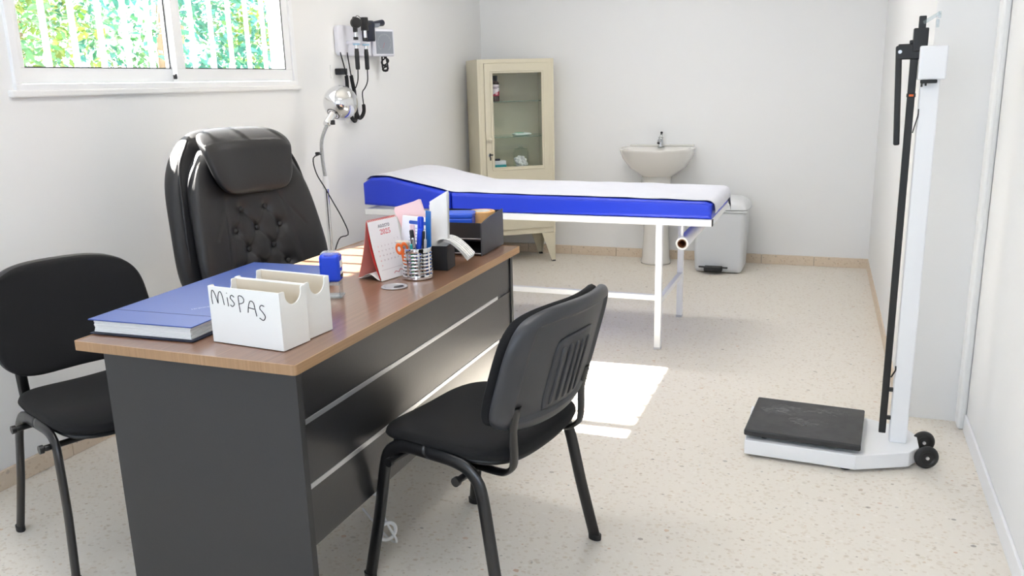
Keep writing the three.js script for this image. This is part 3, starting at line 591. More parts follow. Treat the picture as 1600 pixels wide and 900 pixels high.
// paper sheet over the couch: follows its top and hangs a little over the foot end
{
  const prof = [[-2.553, 0.872], [-2.52, 0.894], [-2.41, 0.896], [-2.23, 0.862], [-2.03, 0.818], [-1.95, 0.8125], [-1.2, 0.806], [-0.64, 0.8], [-0.59, 0.7985], [-0.565, 0.79], [-0.5555, 0.76], [-0.557, 0.735]];
  const c = new THREE.CatmullRomCurve3(prof.map(([x, y]) => V(x, y, 0)), false, 'catmullrom', 0.2), NX = 120, NZ = 30, pos = [], idx = [];
  const z0 = -4.945, z1 = -4.262;
  for (let side = 0; side < 2; side++) for (let i = 0; i <= NX; i++) for (let j = 0; j <= NZ; j++) {
    const p = c.getPointAt(i / NX), t = c.getTangentAt(i / NX), v = j / NZ;
    const rip = 0.0016 * Math.sin(i * 0.45 + Math.sin(j * 0.4) * 2) * Math.sin(v * 9 + i * 0.05) + 0.0018, off = rip + side * 0.0009;
    let y = p.y + t.x * off, x = p.x - t.y * off, z = z0 + (z1 - z0) * v + 0.003 * Math.sin(i * 0.13);
    if (v < 0.06) { y -= (0.06 - v) * 1.6; z = z0 - 0.001 + (z1 - z0) * 0.02; }
    pos.push(x, y, z);
  }
  const row = NZ + 1, N = row * (NX + 1);
  for (let s = 0; s < 2; s++) for (let i = 0; i < NX; i++) for (let j = 0; j < NZ; j++) { const q = s * N + i * row + j, f = [q, q + row, q + 1, q + 1, q + row, q + row + 1]; if (s) f.reverse(); idx.push(...f); }
  const g = new THREE.BufferGeometry(); g.setAttribute('position', new THREE.Float32BufferAttribute(pos, 3)); g.setIndex(idx); g.computeVertexNormals();
  const o = part('couch_sheet', planar(g), M.sheet, scene); o.name = numbered('couch_sheet');
  userData(o, 'pale disposable sheet spread over the blue examination couch', 'sheet');
}
{
  const o = thing('paper_roll', 'white paper roll hanging under the foot of the examination couch', 'paper roll', [-0.715, 0.575, 0]);
  part('roll', lathe([[0.021, -0.3], [0.031, -0.3], [0.033, -0.298], [0.033, 0.298], [0.031, 0.3], [0.021, 0.3], [0.021, -0.3]], 32).rotateX(Math.PI / 2).translate(0, 0, -4.56), M.paper, o);
  part('core', lathe([[0.018, -0.302], [0.0215, -0.302], [0.0215, 0.302], [0.018, 0.302], [0.018, -0.302]], 28).rotateX(Math.PI / 2).translate(0, 0, -4.56), M.cardboard, o, 'brown cardboard core');
}

// ------------------------------------------------------------------ cabinet in the corner
const CAB = { x: -2.405, z: -6.235, turn: rad(36.9) };
{
  const o = thing('medicine_cabinet', 'cream metal medicine cabinet with glazed door in the corner', 'cabinet', [CAB.x, 0, CAB.z], CAB.turn);
  const w = 0.6, d = 0.36, y0 = 0.236, y1 = 1.575, t = 0.018;
  part('side', box(t, y1 - y0, d, -w / 2 + t / 2, (y0 + y1) / 2, 0), M.cream, o);
  part('side', box(t, y1 - y0, d, w / 2 - t / 2, (y0 + y1) / 2, 0), M.cream, o);
  part('back', box(w - 2 * t, y1 - y0, t, 0, (y0 + y1) / 2, -d / 2 + t / 2), M.cream, o);
  part('top', box(w - 2 * t, 0.03, d - t, 0, y1 - 0.015, t / 2), M.cream, o);
  part('bottom', box(w - 2 * t, 0.045, d - t, 0, y0 + 0.0225, t / 2), M.cream, o);
  part('inner_floor', box(w - 2 * t, 0.014, d - t - 0.03, 0, 0.737, t / 2 - 0.015), M.cream, o);
  for (const s of [-1, 1]) part('front_stile', box(0.032, y1 - y0 - 0.075, 0.02, s * (w / 2 - t - 0.016), (y0 + y1) / 2 + 0.0075, d / 2 - 0.01, 0.002), M.cream, o);
  // door, with the glazed opening cut out
  const s = new THREE.Shape([[-0.247, 0.284], [0.247, 0.284], [0.247, 1.542], [-0.247, 1.542]].map((p) => new THREE.Vector2(...p)));
  s.holes.push(new THREE.Path([[-0.187, 0.77], [-0.187, 1.475], [0.2, 1.475], [0.2, 0.77]].map((p) => new THREE.Vector2(...p))));
  const door = part('door', new THREE.ExtrudeGeometry(s, { depth: 0.016, bevelEnabled: true, bevelSize: 0.002, bevelThickness: 0.002, bevelSegments: 2 }).translate(0, 0, d / 2 - 0.007), M.cream, o);
  const bead = [[0.006, 1.49], [0.006, 0.752]].map(([x, y]) => box(0.42, 0.01, 0.006, x, y, d / 2 + 0.013, 0.003));
  part('glazing_bead', [...bead, box(0.01, 0.73, 0.006, -0.202, 1.121, d / 2 + 0.013, 0.003), box(0.01, 0.73, 0.006, 0.215, 1.121, d / 2 + 0.013, 0.003)], M.cream, door);
  part('pane', at(new THREE.PlaneGeometry(0.4, 0.72), 0.006, 1.122, d / 2 - 0.001), M.glass, door);
  part('knob', lathe([[0, 0], [0.012, 0], [0.01, 0.01], [0.017, 0.018], [0.018, 0.024], [0, 0.028]], 24).rotateX(Math.PI / 2).translate(-0.226, 0.985, d / 2 + 0.01), M.cream, door, 'round knob');
  part('lock', [at(cyl(0.012, 0.012, 0.01, 0, 0, 0, 20).rotateX(Math.PI / 2), -0.226, 0.868, d / 2 + 0.014)], M.silver, door);
  part('key', [box(0.004, 0.03, 0.022, -0.226, 0.868, d / 2 + 0.03, 0.001), box(0.01, 0.024, 0.003, -0.224, 0.842, d / 2 + 0.032, 0.001), box(0.03, 0.01, 0.006, -0.216, 0.87, d / 2 + 0.024, 0.002)], M.blackPlastic, door, 'dark key hanging in the lock');
  for (const y of [1.262, 0.995]) part('shelf', box(w - 2 * t - 0.004, 0.006, d - 0.075, 0, y, -0.012, 0.001), M.shelfGlass, o, 'glass shelf');
  // splayed sheet-metal legs
  for (const sx of [-1, 1]) for (const sz of [-1, 1]) {
    const tri = (flip) => { const q = new THREE.Shape([[0, 0.24], [0.115, 0.24], [0.03, 0], [0, 0]].map((p) => new THREE.Vector2(...p))); return new THREE.ExtrudeGeometry(q, { depth: 0.003, bevelEnabled: false }); };
    const a = tri(), b2 = tri().rotateY(-Math.PI / 2).translate(0.003, 0, 0);
    const g = merge([a, b2]);
    const m = part('leg', g, M.cream, o); m.scale.set(-sx, 1, sz > 0 ? -1 : 1); m.position.set(sx * (w / 2 - 0.002), 0.006, sz * (d / 2 - 0.002));
    part('foot', box(0.03, 0.012, 0.03, 0.014, 0, 0.014, 0.003), M.blackPlastic, m);
  }
  const inCab = (x, y, z) => { const c = Math.cos(CAB.turn), n = Math.sin(CAB.turn); return [CAB.x + c * x + n * z, y, CAB.z - n * x + c * z]; };
  const bt = thing('medicine_bottle', 'dark brown medicine bottle with pale label on the top glass shelf', 'bottle', inCab(-0.135, 1.2652, 0.06), CAB.turn);
  part('bottle_body', lathe([[0, 0], [0.03, 0], [0.033, 0.004], [0.033, 0.13], [0.028, 0.145], [0.018, 0.152], [0.018, 0.16], [0, 0.16]], 28), M.amber, bt);
  const lab = canvasTexture(128, 128, (g) => { g.fillStyle = '#ece4ea'; g.fillRect(0, 0, 128, 128); g.fillStyle = '#a8324a'; g.beginPath(); g.moveTo(0, 128); g.lineTo(128, 60); g.lineTo(128, 128); g.fill(); g.fillStyle = '#6d6478'; g.fillRect(12, 26, 100, 8); g.fillRect(12, 42, 70, 6); g.fillStyle = '#e9b3bd'; g.beginPath(); g.arc(70, 100, 16, 0, 7); g.fill(); });
  part('label', at(new THREE.CylinderGeometry(0.0336, 0.0336, 0.085, 28, 1, true, -1.4, 2.8), 0, 0.083, 0), std({ map: lab, roughness: 0.6 }), bt, 'printed paper label');
  part('cap', cyl(0.021, 0.021, 0.035, 0, 0.174, 0, 24), M.blackPlastic, bt);
  const pk = thing('dressing_pack', 'flat pale green and white pack on the middle glass shelf', 'dressing pack', inCab(0.08, 0.9985, 0.03), CAB.turn + 0.1);
  part('wrapper', pad(0.15, 0.09, 0.022, { k: 0.2, n: 4, seg: 14 }).rotateX(-Math.PI / 2).translate(0, 0.0105, 0), std({ color: '#dfeee6', roughness: 0.5 }), pk);
  part('band', box(0.05, 0.003, 0.07, -0.02, 0.021, 0, 0.001), std({ color: '#7fc9a5', roughness: 0.5 }), pk);
  const tb = thing('glove_box', 'small teal and white box at the cabinet bottom left', 'box', inCab(-0.125, 0.7442, 0.07), CAB.turn - 0.1);
  part('carton', box(0.11, 0.04, 0.08, 0, 0.02, 0, 0.002), M.teal, tb);
  part('upper_carton', box(0.1, 0.028, 0.072, 0.004, 0.0545, 0, 0.002), std({ color: '#dfe6ea', roughness: 0.6 }), tb);
  part('opening', box(0.045, 0.016, 0.03, -0.01, 0.0765, 0, 0.006), M.navy, tb);
  const jr = thing('cotton_jar', 'glass jar filled with cotton swabs on the cabinet floor', 'jar', inCab(0.06, 0.7442, 0.06), CAB.turn);
  part('jar', lathe([[0, 0.001], [0.056, 0.001], [0.06, 0.006], [0.06, 0.125], [0.05, 0.14], [0.05, 0.15]], 36), M.jarGlass, jr, 'clear glass jar');
  part('lid', lathe([[0, 0.168], [0.012, 0.168], [0.02, 0.158], [0.054, 0.154], [0.054, 0.149], [0, 0.149]], 36), M.jarGlass, jr);
  const tuft = []; for (let i = 0; i < 46; i++) { const a = rnd() * 6.28, q = Math.sqrt(rnd()) * 0.042; tuft.push(at(new THREE.IcosahedronGeometry(rr(0.012, 0.016), 1), Math.cos(a) * q, rr(0.018, 0.085), Math.sin(a) * q)); }
  const ct = part('cotton', tuft, M.cotton, jr); ct.userData.kind = 'stuff';
}

// ------------------------------------------------------------------ washbasin
{
  const o = thing('washbasin', 'white porcelain pedestal washbasin against the back wall', 'sink', [-1.275, 0, ZB]);
  // bowl: stacked outlines, back edge straight against the wall
  const ring = (w, d, zb, y, n = 48) => Array.from({ length: n }, (_, i) => { const a = i / n * Math.PI * 2, c = Math.cos(a), s = Math.sin(a); const x = Math.sign(c) * Math.abs(c) ** 0.8 * w / 2; let z = s > 0 ? zb + d * 0.42 + Math.abs(s) ** 0.85 * d * 0.58 : zb + d * 0.42 - Math.abs(s) ** 0.5 * d * 0.42; return [x, y, z]; });
  const rings = [[0.2, 0.2, 0.06, 0.665], [0.27, 0.25, 0.04, 0.69], [0.42, 0.35, 0.015, 0.745], [0.52, 0.42, 0.004, 0.82], [0.555, 0.452, 0.002, 0.875], [0.56, 0.458, 0.002, 0.889], [0.552, 0.45, 0.006, 0.895], [0.52, 0.42, 0.022, 0.893], [0.47, 0.33, 0.085, 0.884], [0.44, 0.3, 0.1, 0.855], [0.34, 0.24, 0.125, 0.79], [0.12, 0.1, 0.19, 0.755], [0.01, 0.01, 0.24, 0.752]].map((r) => ring(...r));
  const pos = [], idx = [], n = 48; rings.forEach((r) => r.forEach((p) => pos.push(...p)));
  for (let k = 0; k < rings.length - 1; k++) for (let i = 0; i < n; i++) { const a = k * n + i, b = k * n + (i + 1) % n; idx.push(a, a + n, b, b, a + n, b + n); }
  const g = new THREE.BufferGeometry(); g.setAttribute('position', new THREE.Float32BufferAttribute(pos, 3)); g.setIndex(idx); g.computeVertexNormals();
  part('basin', g, M.porcelain, o);
  part('splash_ledge', box(0.5, 0.012, 0.03, 0, 0.9, 0.018, 0.005), M.porcelain, o);
  part('pedestal', lathe([[0, 0], [0.115, 0], [0.117, 0.015], [0.108, 0.05], [0.098, 0.25], [0.095, 0.45], [0.1, 0.6], [0.115, 0.68], [0, 0.68]], 40).scale(1, 1, 0.85).translate(0, 0, 0.185), M.porcelain, o);
  part('drain', lathe([[0, 0.757], [0.022, 0.757], [0.024, 0.754]], 24).translate(0, 0, 0.242), M.chrome, o);
  part('supply_hose', tube([[-0.13, 0.66, 0.05], [-0.15, 0.6, 0.05], [-0.155, 0.53, 0.04], [-0.14, 0.45, 0.01]], 0.006, 24, 8), M.steel, o);
  const tap = part('tap', [lathe([[0, 0.89], [0.026, 0.89], [0.026, 0.897], [0.019, 0.903], [0.017, 0.95], [0.019, 0.965], [0, 0.967]], 24).translate(0, 0, 0.06), tube([[0, 0.94, 0.06], [0, 0.947, 0.1], [0, 0.945, 0.13], [0, 0.925, 0.15]], 0.011, 20, 12)], M.steel, o, 'chrome mixer tap');
  part('tap_lever', [tube([[0, 0.965, 0.06], [0.004, 0.985, 0.055], [0.008, 1.0, 0.075]], 0.01, 14, 10)], M.steel, tap);
}

// ------------------------------------------------------------------ pedal bin
{
  const o = thing('pedal_bin', 'light grey plastic pedal bin beside the washbasin', 'bin', [-0.765, 0, -6.29]);
  const body = new RoundedBoxGeometry(0.36, 0.46, 0.32, 5, 0.035), p = body.attributes.position;
  for (let i = 0; i < p.count; i++) { const k = 1 + 0.1 * (p.getY(i) / 0.46); p.setXYZ(i, p.getX(i) * k, p.getY(i), p.getZ(i) * k); }
  body.computeVertexNormals();
  part('body', at(body, 0, 0.234, 0), M.binGrey, o);
  part('rim', box(0.395, 0.018, 0.35, 0, 0.46, 0, 0.008), M.binGrey, o);
  part('lid', pad(0.4, 0.36, 0.15, { k: 0.12, n: 5, shape: (q) => { if (q.z < -0.005) q.z = -0.005; } }).rotateX(-Math.PI / 2).translate(0, 0.476, 0), M.binLid, o);
  part('hinge', box(0.2, 0.03, 0.02, 0, 0.47, -0.172, 0.006), M.binLid, o);
  part('pedal', [box(0.13, 0.035, 0.07, -0.03, 0.04, 0.175, 0.008), bar([-0.135, 0.052, 0.185], [0.075, 0.052, 0.185], 0.012, 0.012, 0.005)], M.blackPlastic, o, 'black foot pedal');
}

// ------------------------------------------------------------------ weighing scale with height rod
{
  const o = thing('weighing_scale', 'white column weighing scale with black platform and height rod', 'scale', [0, 0, 0]);
  const s = new THREE.Shape([[-0.255, 3.045], [0.13, 3.025], [0.31, 3.11], [0.345, 3.17], [0.345, 3.28], [0.31, 3.34], [0.14, 3.415], [-0.262, 3.395]].map((p) => new THREE.Vector2(...p)));
  part('base', new THREE.ExtrudeGeometry(s, { depth: 0.05, bevelEnabled: true, bevelSize: 0.003, bevelThickness: 0.003, bevelSegments: 2 }).rotateX(-Math.PI / 2).translate(0, 0.015, 0), M.whitePaint, o);
  for (const [x, z] of [[-0.22, -3.09], [0.1, -3.06], [-0.22, -3.35], [0.1, -3.37]]) part('foot', cyl(0.018, 0.02, 0.012, x, 0.006, z), M.blackPlastic, o);
  const pl = part('platform', planar(at(new RoundedBoxGeometry(0.41, 0.024, 0.362, 3, 0.006), 0, 0, 0)), M.rubberMat, o, 'black ribbed platform'); pl.position.set(-0.048, 0.094, -3.222); pl.rotation.y = -0.06;
  const mark = canvasTexture(256, 256, (g, w, h) => { g.clearRect(0, 0, w, h); for (let i = 0; i < 420; i++) { const c = [[70, 60], [120, 150], [60, 90], [170, 50]][i % 4]; g.globalAlpha = rr(0.06, 0.32); g.strokeStyle = '#d6d6d8'; g.lineWidth = rr(0.5, 2); const x = c[0] + (rnd() + rnd() - 1) * 60, y = c[1] + (rnd() + rnd() - 1) * 35; g.beginPath(); g.moveTo(x, y); g.lineTo(x + rr(-18, 18), y + rr(-8, 8)); g.stroke(); } });
  part('scuff_marks', at(new THREE.PlaneGeometry(0.38, 0.33).rotateX(-Math.PI / 2), 0, 0.0124, 0), std({ map: mark, transparent: true, roughness: 0.8 }), pl, 'pale chalky scuffs');
  part('platform_bracket', [cyl(0.012, 0.012, 0.02, 0.1, 0.075, -3.09, 16), cyl(0.012, 0.012, 0.02, -0.19, 0.075, -3.09, 16), cyl(0.012, 0.012, 0.02, 0.1, 0.075, -3.36, 16), cyl(0.012, 0.012, 0.02, -0.19, 0.075, -3.36, 16)], M.blackPlastic, o);
  const col = part('column', planar(box(0.06, 1.37, 0.05, 0.277, 0.066 + 0.685, -3.21, 0.006)), M.whitePaint, o, 'white upright column');
  part('measuring_rod', box(0.024, 1.4, 0.018, 0.222, 0.1 + 0.7, -3.195, 0.003), M.blackPlastic, o, 'black height rod');
  part('rod_clip', box(0.028, 0.014, 0.021, 0.222, 1.325, -3.195, 0.003), M.blackPlastic, o, 'black clip');
  part('clip_mark', box(0.014, 0.007, 0.002, 0.222, 1.325, -3.1845, 0.0005), M.orange, o, 'small orange mark');
  part('rod_mount', [box(0.03, 0.014, 0.014, 0.24, 0.16, -3.197, 0.002), box(0.03, 0.014, 0.014, 0.24, 0.27, -3.197, 0.002), tube([[0.236, 0.32, -3.19], [0.244, 0.34, -3.183], [0.248, 0.35, -3.183], [0.248, 0.365, -3.183]], 0.003, 14, 6)], M.blackPlastic, o);
  part('cable', tube([[0.236, 1.2, -3.19], [0.244, 1.24, -3.183], [0.248, 1.26, -3.183], [0.248, 1.28, -3.183]], 0.002, 14, 6), M.blackPlastic, o);
  part('display_box', box(0.085, 0.11, 0.11, 0.278, 1.43, -3.215, 0.006), M.whitePaint, o, 'white display housing');
  part('plug_socket', [box(0.05, 0.012, 0.02, 0.27, 1.37, -3.17, 0.003), box(0.006, 0.025, 0.006, 0.25, 1.365, -3.17, 0.001), box(0.006, 0.02, 0.006, 0.262, 1.366, -3.17, 0.001)], M.blackPlastic, o);
  part('slider', [box(0.045, 0.075, 0.04, 0.236, 1.505, -3.192, 0.004), box(0.07, 0.05, 0.032, 0.205, 1.468, -3.192, 0.004), box(0.022, 0.05, 0.02, 0.238, 1.556, -3.192, 0.003), box(0.016, 0.012, 0.022, 0.212, 1.499, -3.192, 0.003)], M.blackPlastic, o, 'black slider block');
  const hp = part('head_arm', at(new RoundedBoxGeometry(0.02, 0.33, 0.016, 3, 0.006), 0, -0.155, 0), M.blackPlastic, o, 'folded-down head piece'); hp.position.set(0.173, 1.478, -3.19); hp.rotation.z = 0.05;
  part('pivot_pin', at(cyl(0.006, 0.006, 0.008, 0, 0, 0, 16).rotateX(Math.PI / 2), 0.176, 1.468, -3.172), M.silver, o);
  part('clear_bracket', [bar([0.24, 1.558, -3.192], [0.288, 1.588, -3.192], 0.012, 0.022, 0.002), box(0.008, 0.022, 0.022, 0.287, 1.582, -3.192, 0.002), box(0.01, 0.026, 0.014, 0.283, 1.555, -3.192, 0.003)], M.clear, o, 'clear plastic bracket');
  for (const z of [-3.14, -3.28]) {
    const wl = part('wheel', [at(new THREE.TorusGeometry(0.031, 0.012, 12, 30).rotateY(Math.PI * 0.1), 0.372, 0.044, z), at(cyl(0.032, 0.032, 0.016, 0, 0, 0, 28).rotateX(Math.PI / 2).rotateY(Math.PI * 0.1), 0.372, 0.044, z)], M.blackPlastic, o, 'black transport wheel');
    part('hub', at(cyl(0.006, 0.006, 0.026, 0, 0, 0, 16).rotateX(Math.PI / 2).rotateY(Math.PI * 0.1), 0.372, 0.044, z), M.silver, wl);
    part('wheel_bracket', box(0.07, 0.02, 0.012, 0.35, 0.045, z - 0.02, 0.002), M.whitePaint, wl);
  }
}

// ------------------------------------------------------------------ things on the desk
const E0 = 0.0004;
{ // register book
  const o = thing('register_book', 'large blue hardcover register lying on the desk end', 'book', [-1.69, DY + E0, -1.975], rad(2.5));
  const w = 0.335, l = 0.74;
  part('back_cover', box(w, 0.003, l, 0, 0.0015, 0, 0.001), M.bookDark, o);
  part('pages', [0, 1, 2, 3, 4, 5, 6, 7].map((i) => box(w - 0.02 - 0.002 * (i % 3), 0.0042, l - 0.018 - 0.0015 * ((i * 5) % 4), -0.004, 0.0052 + i * 0.0043, -0.002, 0.0012)), M.paper, o, 'thick block of white pages');
  const cv = part('front_cover', box(w, 0.003, l, 0, 0.0395, 0, 0.001), M.bookBlue, o, 'glossy blue cover');
  part('cover_crease', [box(w * 0.98, 0.0006, 0.0016, 0, 0.0411, 0.27, 0.0002)], M.bookDark, cv);
  const words = canvasTexture(256, 64, (g) => { g.clearRect(0, 0, 256, 64); g.fillStyle = '#c9d3ee'; for (let i = 0; i < 17; i++) { g.fillRect(8 + i * 14, 16, 3, 30); g.fillRect(8 + i * 14, i % 3 ? 16 : 29, 9, 3); if (i % 2) g.fillRect(14 + i * 14, 18, 3, 26); } });
  part('cover_print', at(new THREE.PlaneGeometry(0.11, 0.022).rotateX(-Math.PI / 2).rotateY(0.9), 0.08, 0.0413, 0.18), std({ map: words, transparent: true, roughness: 0.5 }), cv, 'faint pale lettering');
}
// two white card file boxes, open at the top, notched at the ends
function fileBox(label, z, first) {
  const o = thing('file_box', label, 'file box', [-1.344, DY + E0, z], rad(-5), 'white card file boxes');
  const L = 0.231, D = 0.1, Hh = 0.147, t = 0.003;
  for (const s of [1, -1]) part('long_wall', box(L, Hh, t, 0, Hh / 2, s * (D / 2 - t / 2), 0.0008), s > 0 && first ? M.card : M.card, o);
  part('lining', box(L - 2 * t - 0.001, Hh - 0.006, 0.0008, 0, Hh / 2, -(D / 2 - t - 0.0006), 0), M.cardInside, o, 'buff inside face');
  for (const s of [1, -1]) {
    const q = new THREE.Shape(), h = D / 2 - t, r = 0.03;
    q.moveTo(-h, 0); q.lineTo(h, 0); q.lineTo(h, Hh); q.lineTo(r + 0.004, Hh); q.quadraticCurveTo(r, Hh, r, Hh - 0.006); q.absarc(0, Hh - 0.008, r, 0, Math.PI, true); q.quadraticCurveTo(-r, Hh, -r - 0.004, Hh); q.lineTo(-h, Hh); q.closePath();
    part('end_wall', new THREE.ExtrudeGeometry(q, { depth: t, bevelEnabled: false, curveSegments: 16 }).rotateY(Math.PI / 2).translate(s > 0 ? L / 2 - t : -L / 2, 0, 0), M.card, o, 'end wall with a half-round notch');
  }
  part('floor_panel', box(L - 2 * t, t, D - 2 * t, 0, t / 2, 0, 0), M.cardInside, o);
  if (first) {
    // handwriting, drawn in strokes on the front wall; coordinates in millimetres from its upper left
    const S = [[[6, -34], [5, -20], [7, -9], [11, -12], [15, -24], [17, -31], [18, -18], [22, -9], [26, -14], [29, -32]], [[36, -17], [37, -33]], [[35.5, -10], [36.5, -9]], [[50, -15], [45, -12], [42, -17], [46, -22], [49, -27], [45, -32], [41, -30]],
      [[59, -40], [58, -25], [58, -12], [64, -11], [68, -16], [66, -22], [59, -25]], [[74, -38], [76, -26], [80, -17], [86, -19], [88, -30], [90, -42]], [[76, -29], [87, -30]], [[106, -22], [100, -21], [97, -27], [102, -33], [106, -40], [102, -47], [95, -44]]];
    part('handwriting', S.map((st) => tube(st.map(([x, y]) => [-L / 2 + x * 0.0017 + 0.002, Hh + y * 0.00145 + 0.003 - x * 0.00008, D / 2 + 0.0002]), 0.0012, st.length * 6, 6)), M.ink, o, 'black handwritten word MISPAS');
  }
}
fileBox('front white card file box with black handwriting reading MISPAS', -1.678, true);
fileBox('plain white card file box directly behind the one reading MISPAS', -1.782, false);

{ // self-inking stamp
  const o = thing('self_inking_stamp', 'bright blue self-inking stamp standing on the desk', 'stamp', [-1.418, DY + E0, -2.125], rad(20));
  part('stamp_housing', box(0.062, 0.085, 0.05, 0, 0.093, 0, 0.01), M.stampBlue, o, 'bright blue grip');
  part('stamp_cap', lathe([[0, 0.143], [0.02, 0.143], [0.027, 0.139], [0.029, 0.132], [0, 0.132]], 32).scale(1.06, 1, 0.85), M.clear, o, 'pale rounded top');
  part('foot_frame', [box(0.004, 0.055, 0.04, 0.026, 0.028, 0, 0.001), box(0.004, 0.055, 0.04, -0.026, 0.028, 0, 0.001), box(0.066, 0.006, 0.052, 0, 0.004, 0, 0.002), box(0.05, 0.012, 0.036, 0, 0.045, 0, 0.002)], M.clear, o, 'clear plastic foot');
  part('side_label', [box(0.001, 0.02, 0.03, 0.0315, 0.104, 0, 0), box(0.001, 0.008, 0.03, 0.0315, 0.078, 0, 0)], M.paper, o);
  part('side_stripe', box(0.001, 0.01, 0.03, 0.0315, 0.068, 0, 0), M.ink, o);
}
{ // tent calendar
  const o = thing('desk_calendar', 'red and white tent calendar standing beside the pen cup', 'calendar', [-1.412, DY + E0, -2.43], rad(-12));
  const wz = 0.144, h = 0.193;
  const slab = (xa, xb, bow, t, w = wz) => { const g = new THREE.BoxGeometry(t, h, w, 1, 14, 1), p = g.attributes.position; for (let i = 0; i < p.count; i++) { const v = (p.getY(i) + h / 2) / h; p.setXYZ(i, p.getX(i) + xa + (xb - xa) * v + bow * Math.sin(v * Math.PI), v * h, p.getZ(i)); } g.computeVertexNormals(); return g; };
  part('back_stand', slab(-0.05, 0.0, 0.006, 0.0015), M.salmon, o, 'salmon red back panel');
  part('front_stand', slab(0.048, 0.003, -0.012, 0.0015), M.red, o, 'red inner panel');
  part('base_flap', (() => { const g = new THREE.BoxGeometry(0.098, 0.0012, wz, 16, 1, 1), p = g.attributes.position; for (let i = 0; i < p.count; i++) { const u = (p.getX(i) + 0.049) / 0.098; p.setY(i, p.getY(i) + 0.001 + 0.018 * Math.sin(u * Math.PI) ** 2); } g.computeVertexNormals(); return g; })(), M.paper, o);
  const pages = part('pages', slab(0.054, 0.006, -0.004, 0.003), M.paper, o);
  const face = canvasTexture(384, 512, (g, w, hh) => {
    g.fillStyle = '#f6f1f2'; g.fillRect(0, 0, w, hh);
    g.fillStyle = '#5b5560'; g.font = 'bold 40px sans-serif'; g.textAlign = 'center'; g.fillText('AGOSTO', w / 2, 62);
    g.fillStyle = '#d64a52'; g.font = 'bold 64px serif'; g.fillText('2025', w / 2 + 6, 124);
    g.font = '17px sans-serif'; g.textAlign = 'right';
    for (let d = 1; d <= 31; d++) { const k = d + 4, c = k % 7, r = Math.floor(k / 7); g.fillStyle = c === 0 ? '#d64a52' : '#8d6d78'; g.fillText(String(d), 66 + c * 47, 186 + r * 42); }
    g.fillStyle = '#b9a6ad'; g.fillRect(30, 428, 320, 2);
    g.strokeStyle = '#c8323c'; g.lineWidth = 5; g.beginPath(); g.moveTo(180, 480); g.bezierCurveTo(220, 440, 230, 500, 260, 465); g.bezierCurveTo(285, 440, 290, 490, 350, 452); g.stroke();
  });
  const fg = new THREE.PlaneGeometry(wz - 0.004, h - 0.004, 1, 14); { const p = fg.attributes.position; for (let i = 0; i < p.count; i++) { const v = (p.getY(i) + h / 2) / h; p.setXYZ(i, 0.054 + (0.006 - 0.054) * v - 0.004 * Math.sin(v * Math.PI) + 0.0018, v * h, -p.getX(i)); } fg.computeVertexNormals(); }
  part('printed_page', fg, std({ map: face, roughness: 0.75 }), pages, 'month page with red year');
  part('spiral_binding', Array.from({ length: 17 }, (_, i) => at(new THREE.TorusGeometry(0.0055, 0.0008, 6, 14), 0.002, h - 0.001, -0.066 + i * 0.00825)), M.red, o, 'red wire binding');
}
const CUP = [-1.284, DY + E0, -2.433];
{ // pen cup: floor, rings and posts
  const o = thing('pen_cup', 'slotted chrome pen cup holding pens and scissors', 'pen cup', CUP);
  const r = 0.049;
  part('cup_base', lathe([[0, 0], [r, 0], [r + 0.001, 0.002], [r + 0.001, 0.014], [r - 0.001, 0.0145], [r - 0.001, 0.003], [0, 0.003]], 40), M.chrome, o);
  part('cup_rim', lathe([[r - 0.001, 0.09], [r + 0.001, 0.09], [r + 0.0015, 0.104], [r, 0.105], [r - 0.001, 0.104], [r - 0.001, 0.09]], 40), M.chrome, o);
  for (let i = 0; i < 6; i++) { const y = 0.0235 + i * 0.0117; part('band', lathe([[r - 0.001, y - 0.0032], [r + 0.0008, y - 0.0032], [r + 0.0008, y + 0.0032], [r - 0.001, y + 0.0032], [r - 0.001, y - 0.0032]], 40), M.chrome, o); }
  for (let i = 0; i < 8; i++) { const a = i / 8 * 6.283 + 0.2; part('post', at(new THREE.BoxGeometry(0.0016, 0.078, 0.007).rotateY(-a), Math.cos(a) * r, 0.052, Math.sin(a) * r), M.chrome, o); }
}
// a pen standing in the cup: foot at (fx, fz) on the cup floor, leaning to (tx, tz) at its top
function pen(name, label, cat, fx, fz, tx, tz, len, r, body, cap, capLen = 0.05) {
  const foot = V(fx, 0.004 + r * 0.7, fz), dir = V(tx - fx, Math.sqrt(Math.max(1e-4, len * len - (tx - fx) ** 2 - (tz - fz) ** 2)), tz - fz).normalize();
  const o = thing(name, label, cat, [CUP[0] + foot.x, CUP[1] + foot.y, CUP[2] + foot.z], 0, 'pens in the cup');
  o.quaternion.setFromUnitVectors(V(0, 1, 0), dir);
  part('barrel', lathe([[0, 0], [r * 0.35, 0.001], [r, 0.012], [r, len - capLen], [0, len - capLen]], 16), body, o);
  const c = part('cap', lathe([[r * 0.8, len - capLen], [r * 1.12, len - capLen + 0.0005], [r * 1.12, len - 0.004], [r * 0.8, len], [0, len]], 16), cap, o);
  part('clip', box(0.003, capLen * 0.8, 0.0015, 0, len - capLen * 0.45, r * 1.3, 0.0005), cap, c);
}
pen('marker', 'black marker pen leaning in the chrome cup', 'pen', 0.005, 0.015, -0.01, 0.012, 0.155, 0.0065, M.blackPlastic, M.blackPlastic);
pen('ballpoint_pen', 'slim grey pen leaning in the chrome cup beside the marker', 'pen', 0.012, 0.02, 0.006, 0.036, 0.135, 0.0042, M.steel, M.steel);
pen('ballpoint_pen', 'dark blue pen upright in the chrome cup', 'pen', 0.012, -0.012, 0.024, -0.01, 0.15, 0.0042, M.navy, M.blackPlastic);
pen('ballpoint_pen', 'silver pen at the right side of the chrome cup', 'pen', 0.028, 0.008, 0.04, 0.012, 0.128, 0.004, M.silver, M.silver);
